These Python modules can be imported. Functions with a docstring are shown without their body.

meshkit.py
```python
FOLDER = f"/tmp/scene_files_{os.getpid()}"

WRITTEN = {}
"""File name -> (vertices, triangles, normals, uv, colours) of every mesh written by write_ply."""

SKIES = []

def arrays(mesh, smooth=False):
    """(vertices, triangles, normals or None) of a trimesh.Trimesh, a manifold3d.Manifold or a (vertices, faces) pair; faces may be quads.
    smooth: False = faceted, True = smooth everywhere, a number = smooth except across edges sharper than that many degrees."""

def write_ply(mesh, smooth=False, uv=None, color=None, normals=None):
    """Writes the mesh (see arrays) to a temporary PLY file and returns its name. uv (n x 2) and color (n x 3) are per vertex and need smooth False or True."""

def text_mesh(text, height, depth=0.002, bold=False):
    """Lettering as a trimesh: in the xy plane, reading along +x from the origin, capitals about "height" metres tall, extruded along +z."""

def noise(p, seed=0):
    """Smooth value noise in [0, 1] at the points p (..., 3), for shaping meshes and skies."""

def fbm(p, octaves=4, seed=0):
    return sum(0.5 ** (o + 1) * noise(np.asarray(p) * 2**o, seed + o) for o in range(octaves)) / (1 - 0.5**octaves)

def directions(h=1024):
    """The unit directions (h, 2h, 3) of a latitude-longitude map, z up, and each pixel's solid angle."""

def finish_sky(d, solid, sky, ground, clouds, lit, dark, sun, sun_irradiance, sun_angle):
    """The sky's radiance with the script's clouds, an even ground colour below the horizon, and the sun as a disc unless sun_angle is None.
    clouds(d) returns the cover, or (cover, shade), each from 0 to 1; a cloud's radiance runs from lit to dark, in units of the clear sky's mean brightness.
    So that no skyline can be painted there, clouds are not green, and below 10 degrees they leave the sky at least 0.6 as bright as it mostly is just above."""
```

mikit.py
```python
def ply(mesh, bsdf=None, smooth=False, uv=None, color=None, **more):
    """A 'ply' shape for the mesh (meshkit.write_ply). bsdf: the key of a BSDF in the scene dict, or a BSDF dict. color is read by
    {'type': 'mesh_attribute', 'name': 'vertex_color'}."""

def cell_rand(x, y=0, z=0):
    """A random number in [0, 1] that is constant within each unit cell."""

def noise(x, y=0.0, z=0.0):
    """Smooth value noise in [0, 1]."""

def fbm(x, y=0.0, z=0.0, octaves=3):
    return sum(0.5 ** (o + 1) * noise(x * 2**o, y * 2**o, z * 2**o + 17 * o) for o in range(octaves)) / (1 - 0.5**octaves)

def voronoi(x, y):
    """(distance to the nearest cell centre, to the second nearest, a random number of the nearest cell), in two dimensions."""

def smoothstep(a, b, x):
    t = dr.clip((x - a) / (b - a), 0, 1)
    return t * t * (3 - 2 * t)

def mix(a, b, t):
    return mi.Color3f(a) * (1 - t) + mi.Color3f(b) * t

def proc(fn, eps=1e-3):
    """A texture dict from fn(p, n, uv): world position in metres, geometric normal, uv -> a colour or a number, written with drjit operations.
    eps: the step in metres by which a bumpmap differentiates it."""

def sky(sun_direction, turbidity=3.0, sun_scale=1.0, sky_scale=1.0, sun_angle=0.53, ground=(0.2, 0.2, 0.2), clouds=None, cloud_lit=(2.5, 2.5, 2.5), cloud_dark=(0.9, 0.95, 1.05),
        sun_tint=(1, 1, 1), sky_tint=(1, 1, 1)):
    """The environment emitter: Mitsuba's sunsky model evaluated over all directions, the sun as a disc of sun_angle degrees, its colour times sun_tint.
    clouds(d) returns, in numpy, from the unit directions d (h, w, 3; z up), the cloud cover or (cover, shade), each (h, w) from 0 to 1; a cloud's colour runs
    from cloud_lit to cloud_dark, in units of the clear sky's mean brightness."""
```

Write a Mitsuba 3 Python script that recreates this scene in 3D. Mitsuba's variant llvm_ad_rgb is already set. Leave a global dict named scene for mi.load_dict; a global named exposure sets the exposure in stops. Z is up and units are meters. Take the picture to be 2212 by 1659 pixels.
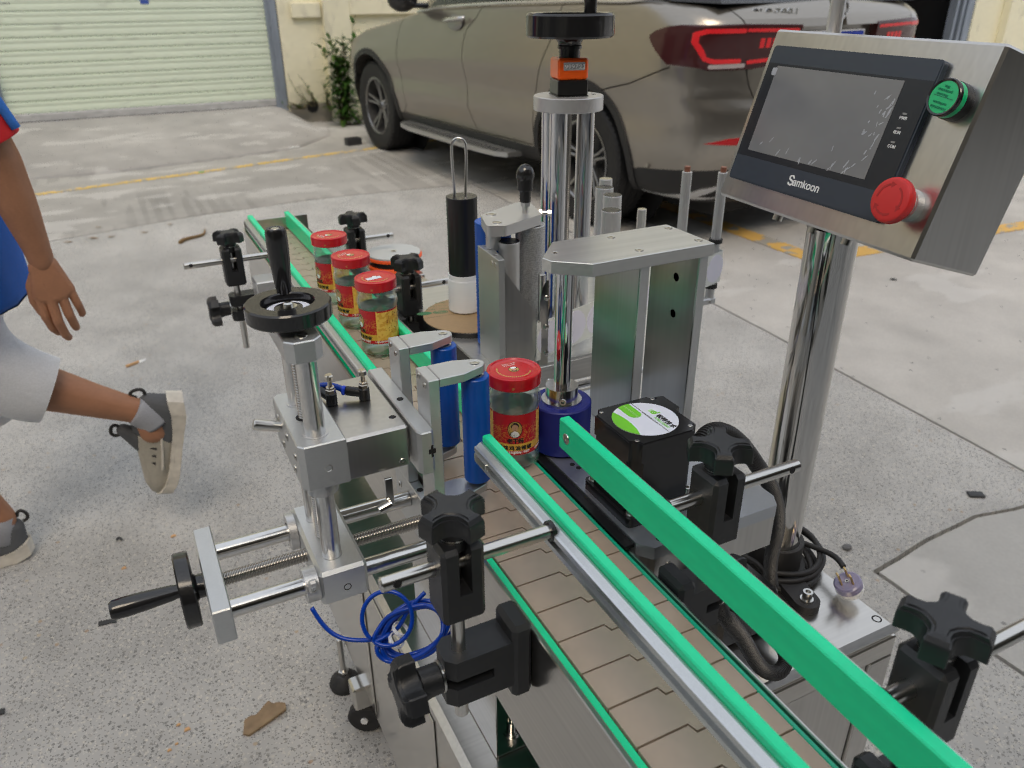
import math, random
import numpy as np
import trimesh
import manifold3d as m3
import shapely.geometry as sg
import shapely.affinity as sa
import shapely.ops as so
import drjit as dr
import mitsuba as mi
import mikit, meshkit
from mikit import proc, noise, fbm, voronoi, cell_rand, smoothstep, mix

random.seed(7)
RNG = np.random.default_rng(7)
T = mi.ScalarTransform4f
scene, labels = {'type': 'scene'}, {}

# ------------------------------------------------------------------ camera, sky, exposure
ZC = 0.818                      # the conveyor's chain runs this high above the ground
CAM = np.array([-.2505, -.5343, .4873 + ZC])
_p, _r, _y = .4676, -.0066, .4620
_f0, _rt = np.array([math.sin(_y), math.cos(_y), 0]), np.array([math.cos(_y), -math.sin(_y), 0])
FWD = _f0 * math.cos(_p) - np.array([0, 0, 1]) * math.sin(_p)
_up0 = np.cross(_rt, FWD)
UP = -_rt * math.sin(_r) + _up0 * math.cos(_r)
scene['camera'] = {
    'type': 'thinlens', 'fov': 2 * math.degrees(math.atan(1106 / 1701.2)), 'fov_axis': 'x',
    'aperture_radius': 0.0016, 'focus_distance': 0.86, 'near_clip': 0.02, 'far_clip': 400.0,
    'to_world': T().look_at(origin=CAM.tolist(), target=(CAM + FWD).tolist(), up=UP.tolist()),
}
scene['sky'] = mikit.sky([-.25, -.55, .8], turbidity=3, sun_scale=0.22, sun_angle=28, clouds=lambda d: 1.0,
                         cloud_lit=(2.28, 2.42, 2.66))
exposure = 1.9

# ------------------------------------------------------------------ materials
def rgb(*c): return {'type': 'rgb', 'value': list(c)}

def prin(key, base, rough=.5, metal=0., twosided=False, **kw):
    d = {'type': 'principled', 'base_color': base if isinstance(base, dict) else rgb(*base),
         'roughness': rough if isinstance(rough, dict) else float(rough)}
    if metal: d['metallic'] = float(metal)
    d.update(kw)
    if twosided: d = {'type': 'twosided', 'bsdf': d}
    scene[key] = d
    return key

def bumped(key, scale, fn, eps=1e-3):
    d = scene[key]
    inner = d['bsdf'] if d['type'] == 'twosided' else d
    b = {'type': 'bumpmap', 'tex': proc(fn, eps=eps), 'scale': scale, 'bsdf': inner}
    scene[key] = {'type': 'twosided', 'bsdf': b} if d['type'] == 'twosided' else b

def brushed(base, k=(3., 300., 300.), amount=.12):
    def f(p, n, uv):
        a = fbm(p.x * k[0], p.y * k[1], p.z * k[2], octaves=2)
        b = fbm(p.x * 9 + 3, p.y * 9, p.z * 9, octaves=2)
        return mi.Color3f(*base) * (1 - amount + amount * (1.3 * a + .7 * b))
    return f

prin('stainless', proc(brushed((.56, .545, .52), (220., 220., 5.))), .27, 1.)
prin('stainless_x', proc(brushed((.60, .58, .545), (6., 320., 320.))), .24, 1.)
prin('stainless_y', proc(brushed((.56, .545, .52), (320., 6., 320.))), .20, 1.)
prin('stainless_mirror', proc(brushed((.54, .53, .505), (5., 5., 5.), .1)), .1, 1.)
prin('polished_steel', (.60, .585, .56), .06, 1.)
prin('chrome', (.68, .68, .69), .07, 1.)
prin('ground_steel', proc(brushed((.70, .69, .67), (260., 260., 260.), .15)), .17, 1.)
prin('steel_rod', (.66, .645, .61), .2, 1.)
prin('lead_screw_steel', (.42, .40, .37), .22, 1.)
prin('bolt_steel', (.62, .61, .58), .16, 1.)
prin('nickel', (.60, .55, .47), .18, 1.)
prin('brass', (.62, .44, .18), .2, 1.)

def anod(base, amount=.09):
    def f(p, n, uv):
        a = fbm(p.x * 900, p.y * 900, p.z * 900, octaves=2)
        b = fbm(p.x * 14 + 5, p.y * 14, p.z * 14, octaves=3)
        return mi.Color3f(*base) * (1 - amount + amount * (a + b))
    return f
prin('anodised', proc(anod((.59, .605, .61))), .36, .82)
prin('anodised_shaded', proc(brushed((.40, .41, .405), (300., 300., 4.), .1)), .24, 1.)  # darker copy of the anodised metal: the uprights' shaded side put into the colour
prin('anodised_plate', proc(anod((.50, .525, .56))), .33, .85)
prin('aluminium_plate', proc(brushed((.64, .645, .63), (4., 260., 260.), .14)), .33, .9)
prin('rail_aluminium', proc(anod((.62, .64, .65))), .3, .92)
prin('cast_silver', (.58, .585, .59), .35, .7)
prin('knurled', proc(lambda p, n, uv: mi.Color3f(.60, .61, .62) * (.72 + .28 * smoothstep(.35, .65, noise(p.x * 700, p.y * 700, p.z * 700)))), .42, .8)

prin('black_plastic', proc(lambda p, n, uv: mi.Color3f(.013, .014, .016) * (.8 + .4 * fbm(p.x * 60, p.y * 60, p.z * 60))), .42)
bumped('black_plastic', .00012, lambda p, n, uv: noise(p.x * 1500, p.y * 1500, p.z * 1500), 4e-4)
prin('gloss_black', (.010, .010, .011), .09, clearcoat=1., clearcoat_gloss=.95)
prin('satin_black', (.010, .010, .011), .3)
prin('motor_black', (.012, .012, .013), .17)
prin('rubber_black', (.018, .018, .019), .6)
prin('dark_void', (.008, .008, .009), .7)
prin('hose_black', (.016, .016, .017), .36)
prin('green_rail', proc(lambda p, n, uv: mi.Color3f(.004, .66, .315) * (.93 + .14 * fbm(p.x * 120, p.y * 40, p.z * 120))), .33)
prin('green_strip', (.004, .42, .24), .35)
prin('green_dark', (.004, .16, .10), .5)
prin('chain_plastic', proc(lambda p, n, uv: mi.Color3f(.36, .285, .225) * (.93 + .14 * fbm(p.x * 70, p.y * 70, p.z * 70))), .3)
prin('blue_roller', proc(lambda p, n, uv: mi.Color3f(.001, .075, .40) * (.92 + .16 * fbm(p.x * 50, p.y * 50, p.z * 50))), .36)
prin('blue_wheel', proc(lambda p, n, uv: mi.Color3f(.006, .012, .17) * (.85 + .3 * fbm(p.x * 60, p.y * 60, p.z * 60))), .5)
prin('blue_tube', (.002, .045, .36), .16)
prin('blue_collar', (.01, .06, .65), .3)
prin('orange_plastic', (.86, .115, .012), .25)
prin('counter_black', (.012, .012, .012), .25)
prin('counter_window', (.45, .47, .48), .12)
prin('ink_white', (.8, .8, .8), .5)
prin('ink_black', (.012, .012, .012), .5)
prin('ink_grey', (.25, .25, .25), .5)
prin('ink_gold', (.55, .36, .10), .35, .3)
prin('ink_green', (.16, .55, .03), .45)
prin('ink_lightgreen', (.42, .72, .30), .45)
prin('sticker_white', (.66, .69, .78), .35)
prin('label_paper', (.78, .78, .9), .45, twosided=True)
prin('web_paper', (.74, .77, .74), .38, twosided=True)
prin('roll_paper', proc(lambda p, n, uv: mi.Color3f(.78, .80, .82) * (.97 + .06 * noise(p.x * 3, p.y * 3, p.z * 900))), .5)
prin('kraft', proc(lambda p, n, uv: mi.Color3f(.33, .225, .12) * (.9 + .2 * fbm(p.x * 300, p.y * 300, p.z * 300))), .55)
prin('kraft_print', (.05, .16, .07), .6)
prin('red_lid', (.50, .008, .015), .17, clearcoat=.6, clearcoat_gloss=.9)
prin('red_button', (.62, .028, .028), .4)
prin('red_arrow', (.42, .018, .018), .5)
prin('lamp_green', (.0, .50, .18), .12, clearcoat=1.)
prin('bezel_blue', (.036, .048, .068), .32)
prin('bezel_dark', (.012, .016, .024), .3)
prin('screen_film', proc(lambda p, n, uv: mi.Color3f(.20, .205, .215) * (.93 + .14 * fbm(p.x * 30, p.y * 30, p.z * 30))), .16, clearcoat=.5)
prin('film_edge', (.42, .44, .48), .2)
prin('grey_disc', (.44, .46, .46), .4)
prin('orange_rim', (.80, .10, .02), .35)
prin('copper_end', (.20, .08, .05), .4)
prin('white_plastic', (.72, .73, .74), .35)
prin('tie_white', (.72, .74, .78), .35)
prin('lilac_clear', (.50, .46, .72), .15, spec_trans=.55, eta=1.45)
scene['jar_glass'] = {'type': 'thindielectric', 'int_ior': 1.5, 'specular_transmittance': rgb(.93, .965, .955)}
scene['clear_film'] = {'type': 'thindielectric', 'int_ior': 1.45}

def label_print(p, n, uv):
    u, h = uv.x, uv.y                       # u: turns from the front's middle, h: height on the label
    a = dr.abs(u)
    red, gold, yel, dk = mi.Color3f(.47, .010, .018), mi.Color3f(.66, .37, .055), mi.Color3f(.80, .50, .10), mi.Color3f(.30, .05, .015)
    q = fbm(u * 60 + 3, h * 22, 0., octaves=3)
    swirl = smoothstep(.10, .02, dr.abs(q - .5)) * smoothstep(.80, .62, h) * smoothstep(.25, .33, h)
    front = mix(red, mi.Color3f(.72, .36, .06), swirl * .55)
    front = mix(gold, front, dr.select(h > .285, 1., 0.))
    front = mix(red, front, dr.select(h > .105, 1., 0.))
    back = mix(yel, mi.Color3f(.70, .36, .05), smoothstep(.45, .6, fbm(u * 40, h * 14, 2., octaves=2)))
    ln = smoothstep(.55, .62, noise(u * 240, h * 5 + 7)) * smoothstep(.5, .6, noise(u * 90, h * 26 + 2)) * dr.select((h > .3) & (h < .9) & (a > .235), 1., 0.)
    back = mix(back, dk, ln * .8)
    back = mix(red, back, dr.select((h > .105) & (h < .955), 1., 0.))
    frame = dr.select((dr.abs(a - .165) < .004), 1., 0.)
    c = mix(front, back, dr.select(a > .165, 1., 0.))
    return mix(c, yel, frame)
prin('jar_label', proc(label_print), .38)
prin('label_back', (.62, .61, .58), .4, .25)
scene['jar_label'] = {'type': 'twosided', 'front': scene['jar_label'], 'back': scene.pop('label_back')}

# concrete: pale cement with stones and pits where it is worn to the aggregate
def aggregate(p, n, uv):
    d1, d2, r1 = voronoi(p.x * 95, p.y * 95)
    e1, e2, r2 = voronoi(p.x * 210 + 40, p.y * 210)
    big = fbm(p.x * .9, p.y * .9, 1., octaves=3)
    mid = fbm(p.x * 7, p.y * 7, 4., octaves=3)
    c = mi.Color3f(.385, .380, .366) * (.62 + .34 * big + .42 * mid)
    stone = smoothstep(.34, .26, d1) * dr.select(r1 > .52, 1., 0.)
    tone = mix((.10, .10, .10), (.52, .49, .43), smoothstep(.62, .95, r1))
    c = mix(c, tone, stone * .62)
    fine = smoothstep(.36, .26, e1) * dr.select(r2 > .60, 1., 0.)
    c = mix(c, mix((.07, .07, .072), (.60, .56, .5), dr.select(r2 > .88, 1., 0.)), fine * .62)
    odd, _, r3 = voronoi(p.x * 23 + 9, p.y * 23)
    c = mix(c, mix((.30, .16, .07), (.42, .33, .2), cell_rand(dr.floor(p.x * 23), dr.floor(p.y * 23), 5)), smoothstep(.12, .09, odd) * dr.select(r3 > .94, .6, 0.))
    return c
prin('concrete_aggregate', proc(aggregate), .8)
bumped('concrete_aggregate', .0022, lambda p, n, uv: fbm(p.x * 120, p.y * 120, 0., octaves=2), 2e-3)

def smooth_concrete(base, scratch=0.):
    def f(p, n, uv):
        big = fbm(p.x * .8 + 7, p.y * .8, 2., octaves=4)
        mid = fbm(p.x * 5, p.y * 5, 9., octaves=4)
        fine = fbm(p.x * 160, p.y * 160, 3., octaves=2)
        c = mi.Color3f(*base) * (.55 + .5 * big + .34 * mid + .12 * fine)
        spot, _, r = voronoi(p.x * 14, p.y * 14)
        c = mix(c, (.12, .12, .115), smoothstep(.10, .06, spot) * dr.select(r > .86, .7, 0.))
        c = mix(c, (.52, .51, .49), smoothstep(.6, .72, fbm(p.x * 3.1 + 20, p.y * 6.5, 5., octaves=4)) * .5)
        if scratch:
            st = smoothstep(.45, .6, noise(p.x * 26, p.y * 1.2, 3.)) * smoothstep(.5, .62, fbm(p.x * 1.1 + 3, p.y * 1.5, 8., octaves=2))
            c = c * (1 - scratch * st)
        return c
    return f
prin('concrete_smooth', proc(smooth_concrete((.40, .385, .36))), .75)
prin('concrete_corner', proc(smooth_concrete((.335, .33, .315))), .75)
prin('concrete_strip', proc(smooth_concrete((.335, .325, .305), .16)), .75)
prin('concrete_ramp', proc(smooth_concrete((.33, .32, .305))), .8)
for k, s in (('concrete_smooth', .0016), ('concrete_corner', .0016), ('concrete_strip', .003), ('concrete_ramp', .006)):
    bumped(k, s, lambda p, n, uv: fbm(p.x * 60, p.y * 60, 0., octaves=3), 4e-3)
prin('joint_dirt', (.06, .058, .052), .9)

def yellow_paint(p, n, uv):
    w = fbm(p.x * 14, p.y * 14, 5., octaves=4)
    return mix((.60, .37, .10), (.33, .31, .27), smoothstep(.56, .64, w))
prin('yellow_paint', proc(yellow_paint), .7)
def yellow_worn(p, n, uv):
    w = fbm(p.x * 22, p.y * 22, 5., octaves=4) + .12 * noise(p.x * 60, 0., 0.)
    return mix((.62, .43, .13), (.33, .32, .29), smoothstep(.60, .70, w))
prin('yellow_worn', proc(yellow_worn), .75)

def cream(p, n, uv):
    a = fbm(p.x * 1.3, p.y * 1.3, p.z * 1.3, octaves=4)
    b = fbm(p.x * 22, p.y * 22, p.z * 22, octaves=3)
    c = mi.Color3f(.80, .755, .56) * (.88 + .14 * a + .08 * b)
    st = smoothstep(.60, .74, fbm(p.x * 6, p.y * 6, p.z * 2.2, octaves=4))
    return mix(c, (.50, .47, .37), st * .5)
prin('cream_render', proc(cream), .8)
bumped('cream_render', .004, lambda p, n, uv: fbm(p.x * 30, p.y * 30, p.z * 30, octaves=3), 4e-3)
prin('wall_plinth', proc(lambda p, n, uv: mi.Color3f(.26, .24, .20) * (.6 + .8 * fbm(p.x * 9, p.y * 9, p.z * 9))), .85)
def shutter_paint(p, n, uv):
    d = smoothstep(.66, .76, fbm(p.x * 7, p.y * 5, p.z * 16, octaves=4))
    c = mi.Color3f(.69, .77, .62) * (.96 + .08 * fbm(p.x * 2, p.y, p.z * 4))
    return mix(c, (.42, .44, .38), d * .35)
prin('shutter_paint', proc(shutter_paint), .42)
prin('shutter_rail', proc(lambda p, n, uv: mi.Color3f(.62, .62, .62) * (.7 + .6 * fbm(p.x * 16, p.y, p.z * 30))), .4, .5)
prin('steel_frame', proc(lambda p, n, uv: mi.Color3f(.27, .31, .37) * (.7 + .6 * fbm(p.x * 12, p.y * 12, p.z * 2.5))), .5, .3)
prin('sticker_blue', (.05, .10, .40), .5)
prin('interior_dark', (.012, .012, .013), .8)
prin('warehouse_wall', proc(lambda p, n, uv: mi.Color3f(.30, .285, .235) * (.85 + .3 * fbm(p.x * .8, p.y * .8, p.z * .8))), .85)
prin('warehouse_door', (.05, .055, .06), .5)

# car
def car_paint(p, n, uv): return mi.Color3f(.300, .275, .238)
prin('car_paint', (.33, .305, .268), .24, .85, clearcoat=1., clearcoat_gloss=.97, specular=.6)
prin('car_plastic', (.014, .014, .015), .5)
prin('car_glass', (.008, .009, .010), .05, clearcoat=1.)
prin('car_chrome', (.72, .72, .72), .08, 1.)
prin('tyre', (.012, .012, .013), .62)
prin('rim_silver', (.30, .30, .30), .28, .85)
prin('rim_dark', (.014, .014, .015), .35)
prin('lens_dark', (.045, .003, .004), .06, clearcoat=1.)
prin('lens_red', (.75, .012, .018), .12, clearcoat=1.)
prin('lens_clear', (.42, .36, .36), .08, clearcoat=1.)
prin('reflector_red', (.42, .004, .008), .18)
prin('plate_blue', (.006, .035, .42), .35)
prin('step_aluminium', (.50, .51, .51), .3, .85)

# plants, person, litter
for k, c in (('leaf_dark', (.045, .105, .022)), ('leaf_light', (.11, .18, .045)), ('leaf_dry', (.20, .17, .07))):
    scene[k] = {'type': 'principledthin', 'base_color': rgb(*c), 'roughness': .5, 'diff_trans': .6}
prin('stem_brown', (.12, .10, .05), .8)
def skin_f(p, n, uv):
    return mi.Color3f(.34, .165, .095) * (.86 + .2 * fbm(p.x * 24, p.y * 24, p.z * 24, octaves=3) + .1 * noise(p.x * 400, p.y * 400, p.z * 400))
prin('skin', proc(skin_f), .5, specular=.35)
prin('nail', (.46, .26, .19), .3)
prin('hair_black', (.012, .011, .01), .5)
prin('eye_white', (.7, .68, .65), .2)
prin('lip', (.30, .10, .08), .45)
def knit(base, k=1500.):
    return lambda p, n, uv: mi.Color3f(*base) * (.84 + .32 * noise(p.x * k * .3, p.y * k * .3, p.z * k * .3) * .5 + .16 * fbm(p.x * 9, p.y * 9, p.z * 9))
prin('shirt_blue', proc(knit((.006, .085, .38))), .75, sheen=.3)
prin('shirt_red', proc(knit((.52, .008, .012))), .75, sheen=.3)
prin('shirt_stripe', proc(knit((.03, .16, .55))), .75)
prin('shorts_grey', proc(knit((.56, .575, .60))), .85, sheen=.3)
prin('sock_grey', proc(knit((.30, .31, .34))), .85)
prin('shoe_grey', proc(knit((.085, .09, .098))), .75)
prin('shoe_mesh', proc(knit((.36, .34, .29), 900.)), .8)
prin('shoe_sole', proc(lambda p, n, uv: mi.Color3f(.56, .53, .47) * (.8 + .35 * fbm(p.x * 60, p.y * 60, p.z * 60))), .6)
prin('shoe_black', (.02, .02, .02), .6)
prin('shoe_yellow', (.60, .36, .03), .6)
def card_f(p, n, uv):
    return mi.Color3f(.25, .175, .105) * (.7 + .5 * fbm(p.x * 60, p.y * 60, 0.)) 
prin('cardboard', proc(card_f), .85)
prin('tape_black', (.03, .032, .035), .55)
prin('dry_leaf', proc(lambda p, n, uv: mi.Color3f(.20, .12, .05) * (.6 + .8 * fbm(p.x * 200, p.y * 200, 0.))), .8)
prin('filter_tip', (.55, .33, .16), .7)
prin('scrap_white', (.7, .71, .7), .7)
prin('scrap_green', (.06, .34, .10), .6)
prin('stone_grey', (.10, .10, .105), .7)

# ------------------------------------------------------------------ helpers
OFF = 0.0
SEEN = {}
def numbered(full):
    n = SEEN.get(full, 0); SEEN[full] = n + 1
    return full if n == 0 else f'{full}_{n:03d}'

def thing(name, label, cat, group=None, kind=None):
    key = numbered(name)
    labels[key] = {'label': label, 'category': cat}
    if group: labels[key]['group'] = group
    if kind: labels[key]['kind'] = kind
    return key

def obj(name, mesh, m, parent=None, smooth=False, label=None, cat=None, group=None, kind=None, uv=None, off=None):
    key = numbered((parent + '__' if parent else '') + name)
    if isinstance(mesh, m3.Manifold): mesh = tri(mesh)
    if isinstance(mesh, (list,)): mesh = cat_(mesh)
    if len(mesh.faces) == 0: print('EMPTY', key)
    o = OFF if off is None else off
    if o:
        mesh = mesh.copy(); mesh.apply_translation([0, 0, o])
    scene[key] = mikit.ply(mesh, m, smooth=smooth, **({'uv': uv} if uv is not None else {}))
    d = {k: x for k, x in (('label', label), ('category', cat), ('group', group), ('kind', kind)) if x}
    if d: labels[key] = d
    return key

def sub(name, parent):                # the key of a part that has no mesh of its own, only sub-parts
    return numbered(parent + '__' + name)

def tri(man):
    m = man.to_mesh()
    return trimesh.Trimesh(np.array(m.vert_properties[:, :3], float), np.array(m.tri_verts), process=False)

def man(mesh):
    mesh = mesh.copy(); mesh.merge_vertices()
    return m3.Manifold(m3.Mesh(np.asarray(mesh.vertices, np.float32), np.asarray(mesh.faces, np.uint32)))

def cat_(ms): return trimesh.util.concatenate([tri(x) if isinstance(x, m3.Manifold) else x for x in ms])

def hull(pts): return trimesh.Trimesh(np.asarray(pts, float)).convex_hull

def bx(x0, x1, y0, y1, z0, z1, b=.0006):
    b = min(b, .45 * min(abs(x1 - x0), abs(y1 - y0), abs(z1 - z0)))
    P = []
    for x, sx in ((x0, 1), (x1, -1)):
        for y, sy in ((y0, 1), (y1, -1)):
            for z, sz in ((z0, 1), (z1, -1)):
                P += [(x, y + sy * b, z + sz * b), (x + sx * b, y, z + sz * b), (x + sx * b, y + sy * b, z)]
    return hull(P)

def frame_of(axis):
    a = np.asarray(axis, float); a /= np.linalg.norm(a)
    u = np.cross(a, [0, 0, 1.]) if abs(a[2]) < .9 else np.cross(a, [0, 1., 0])
    u /= np.linalg.norm(u)
    return u, np.cross(a, u), a

def lathe(profile, p=(0, 0, 0), axis=(0, 0, 1), n=40, phase=0.):
    """Revolves (radius, height) pairs about the axis through p; closed where the radius is 0."""
    u, w, a = frame_of(axis)
    pr = np.asarray(profile, float)
    t = np.arange(n) / n * 2 * np.pi + phase
    ring = np.cos(t)[:, None] * u + np.sin(t)[:, None] * w
    V = (np.asarray(p, float) + pr[:, None, 0, None] * ring[None] + pr[:, None, 1, None] * a).reshape(-1, 3)
    F = []
    i = np.arange(n); j = (i + 1) % n
    for k in range(len(pr) - 1):
        A, B = k * n, (k + 1) * n
        if pr[k, 0] > 1e-9: F.append(np.stack([A + i, A + j, B + j], 1))
        if pr[k + 1, 0] > 1e-9: F.append(np.stack([A + i, B + j, B + i], 1))
    m = trimesh.Trimesh(V, np.vstack(F), process=False)
    m.merge_vertices()
    m.remove_unreferenced_vertices()
    if m.volume < 0: m.invert()
    return m

def cyl(p0, p1, r, n=32, b=.0006, r1=None):
    p0, p1 = np.asarray(p0, float), np.asarray(p1, float)
    L = np.linalg.norm(p1 - p0); r1 = r if r1 is None else r1
    b = min(b, .3 * L, .5 * r, .5 * r1)
    return lathe([(0, 0), (r - b, 0), (r, b), (r1, L - b), (r1 - b, L), (0, L)], p0, p1 - p0, n)

def pipe(p0, p1, r, t, n=32):
    p0, p1 = np.asarray(p0, float), np.asarray(p1, float); L = np.linalg.norm(p1 - p0)
    return lathe([(r - t, 0), (r, 0), (r, L), (r - t, L), (r - t, 0)], p0, p1 - p0, n)

def tube(path, r, n=10, closed=False, cap=True):
    P = np.asarray(path, float)
    m = len(P)
    rr = np.broadcast_to(np.asarray(r, float), (m,))
    tg = np.gradient(P, axis=0) if not closed else np.roll(P, -1, 0) - np.roll(P, 1, 0)
    tg /= np.linalg.norm(tg, axis=1, keepdims=True)
    u, w, _ = frame_of(tg[0]); U = [u]
    for k in range(1, m):
        u = U[-1] - tg[k] * (U[-1] @ tg[k]); U.append(u / np.linalg.norm(u))
    U = np.array(U); Wv = np.cross(tg, U)
    t = np.arange(n) / n * 2 * np.pi
    V = (P[:, None] + rr[:, None, None] * (np.cos(t)[None, :, None] * U[:, None] + np.sin(t)[None, :, None] * Wv[:, None])).reshape(-1, 3)
    i = np.arange(n); j = (i + 1) % n; F = []
    for k in range(m if closed else m - 1):
        A, B = k * n, ((k + 1) % m) * n
        F += [np.stack([A + i, A + j, B + j], 1), np.stack([A + i, B + j, B + i], 1)]
    F = np.vstack(F)
    if not closed and cap:
        V = np.vstack([V, P[:1], P[-1:]]); a, b = len(V) - 2, len(V) - 1
        F = np.vstack([F, np.stack([j, i, np.full(n, a)], 1), np.stack([(m - 1) * n + i, (m - 1) * n + j, np.full(n, b)], 1)])
    q = trimesh.Trimesh(V, F, process=False)
    return q

def spline(pts, n=60):
    from scipy.interpolate import CubicSpline
    P = np.asarray(pts, float)
    s = np.r_[0, np.cumsum(np.linalg.norm(np.diff(P, axis=0), axis=1))]
    return CubicSpline(s, P)(np.linspace(0, s[-1], n))

def prism(poly, z0, z1, b=0.):
    """Extrudes a plan outline from z0 to z1; b chamfers the upper and lower edges."""
    s = poly if isinstance(poly, (sg.Polygon, sg.MultiPolygon)) else sg.Polygon(poly)
    gs = list(getattr(s, 'geoms', [s]))
    if not b:
        ms = [trimesh.creation.extrude_polygon(g, z1 - z0, engine='earcut') for g in gs]
        for m in ms: m.apply_translation([0, 0, z0])
        return cat_(ms)
    m = cat_([trimesh.creation.extrude_polygon(g, z1 - z0 - 2 * b, engine='earcut') for g in gs]); m.apply_translation([0, 0, z0 + b])
    caps = []
    for g in gs:
        if not g.interiors:
            c = np.array(g.exterior.coords)[:-1]; i = np.array(g.buffer(-b, join_style=2).exterior.coords)[:-1]
            caps.append((c, i))
    # convex outlines only: a chamfered hull
    c, i = caps[0]
    return hull([(x, y, z) for x, y in c for z in (z0 + b, z1 - b)] + [(x, y, z) for x, y in i for z in (z0, z1)])

def plan(mesh, axes):
    """Maps a mesh made in x, y, z onto other axes: three vectors and an origin."""
    X, Y, Z, o = (np.asarray(a, float) for a in axes)
    m = mesh.copy(); v = np.asarray(m.vertices)
    m.vertices = o + v[:, :1] * X + v[:, 1:2] * Y + v[:, 2:3] * Z
    if np.dot(np.cross(X, Y), Z) < 0: m.invert()
    return m

def rect_round(x0, x1, y0, y1, r): return sg.box(x0 + r, y0 + r, x1 - r, y1 - r).buffer(r, quad_segs=6)

def moved(m, d):
    m = m.copy(); m.apply_translation(d); return m

def text(t, height, depth=.0004, bold=False): return meshkit.text_mesh(t, height, depth, bold)

def refine(m, size):
    v, f = trimesh.remesh.subdivide_to_size(m.vertices, m.faces, size, max_iter=12)
    return trimesh.Trimesh(v, f, process=False)

def screw(p, axis, r, n=18, h=None):
    """A socket head: a rim and a sunken socket."""
    h = r * .3 if h is None else h
    return lathe([(0, h - r * .55), (r * .5, h - r * .55), (r * .5, h), (r * .88, h), (r, h - r * .14), (r, 0), (0, 0)], p, axis, n)

def hexhead(p, axis, r, h):
    return lathe([(0, 0), (r, 0), (r, h * .85), (r * .85, h), (0, h)], p, axis, 6)

def sunk(p, axis, r):
    """A countersunk socket screw, its rim a little proud of the plate."""
    return lathe([(0, .0002), (r * .42, .0002), (r * .42, .00055), (r * .72, .0006), (r * .80, .0003), (r * .84, .0003), (r, .0008), (r * 1.05, 0), (r * 1.05, -.001), (0, -.001)], p, axis, 24)

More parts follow.
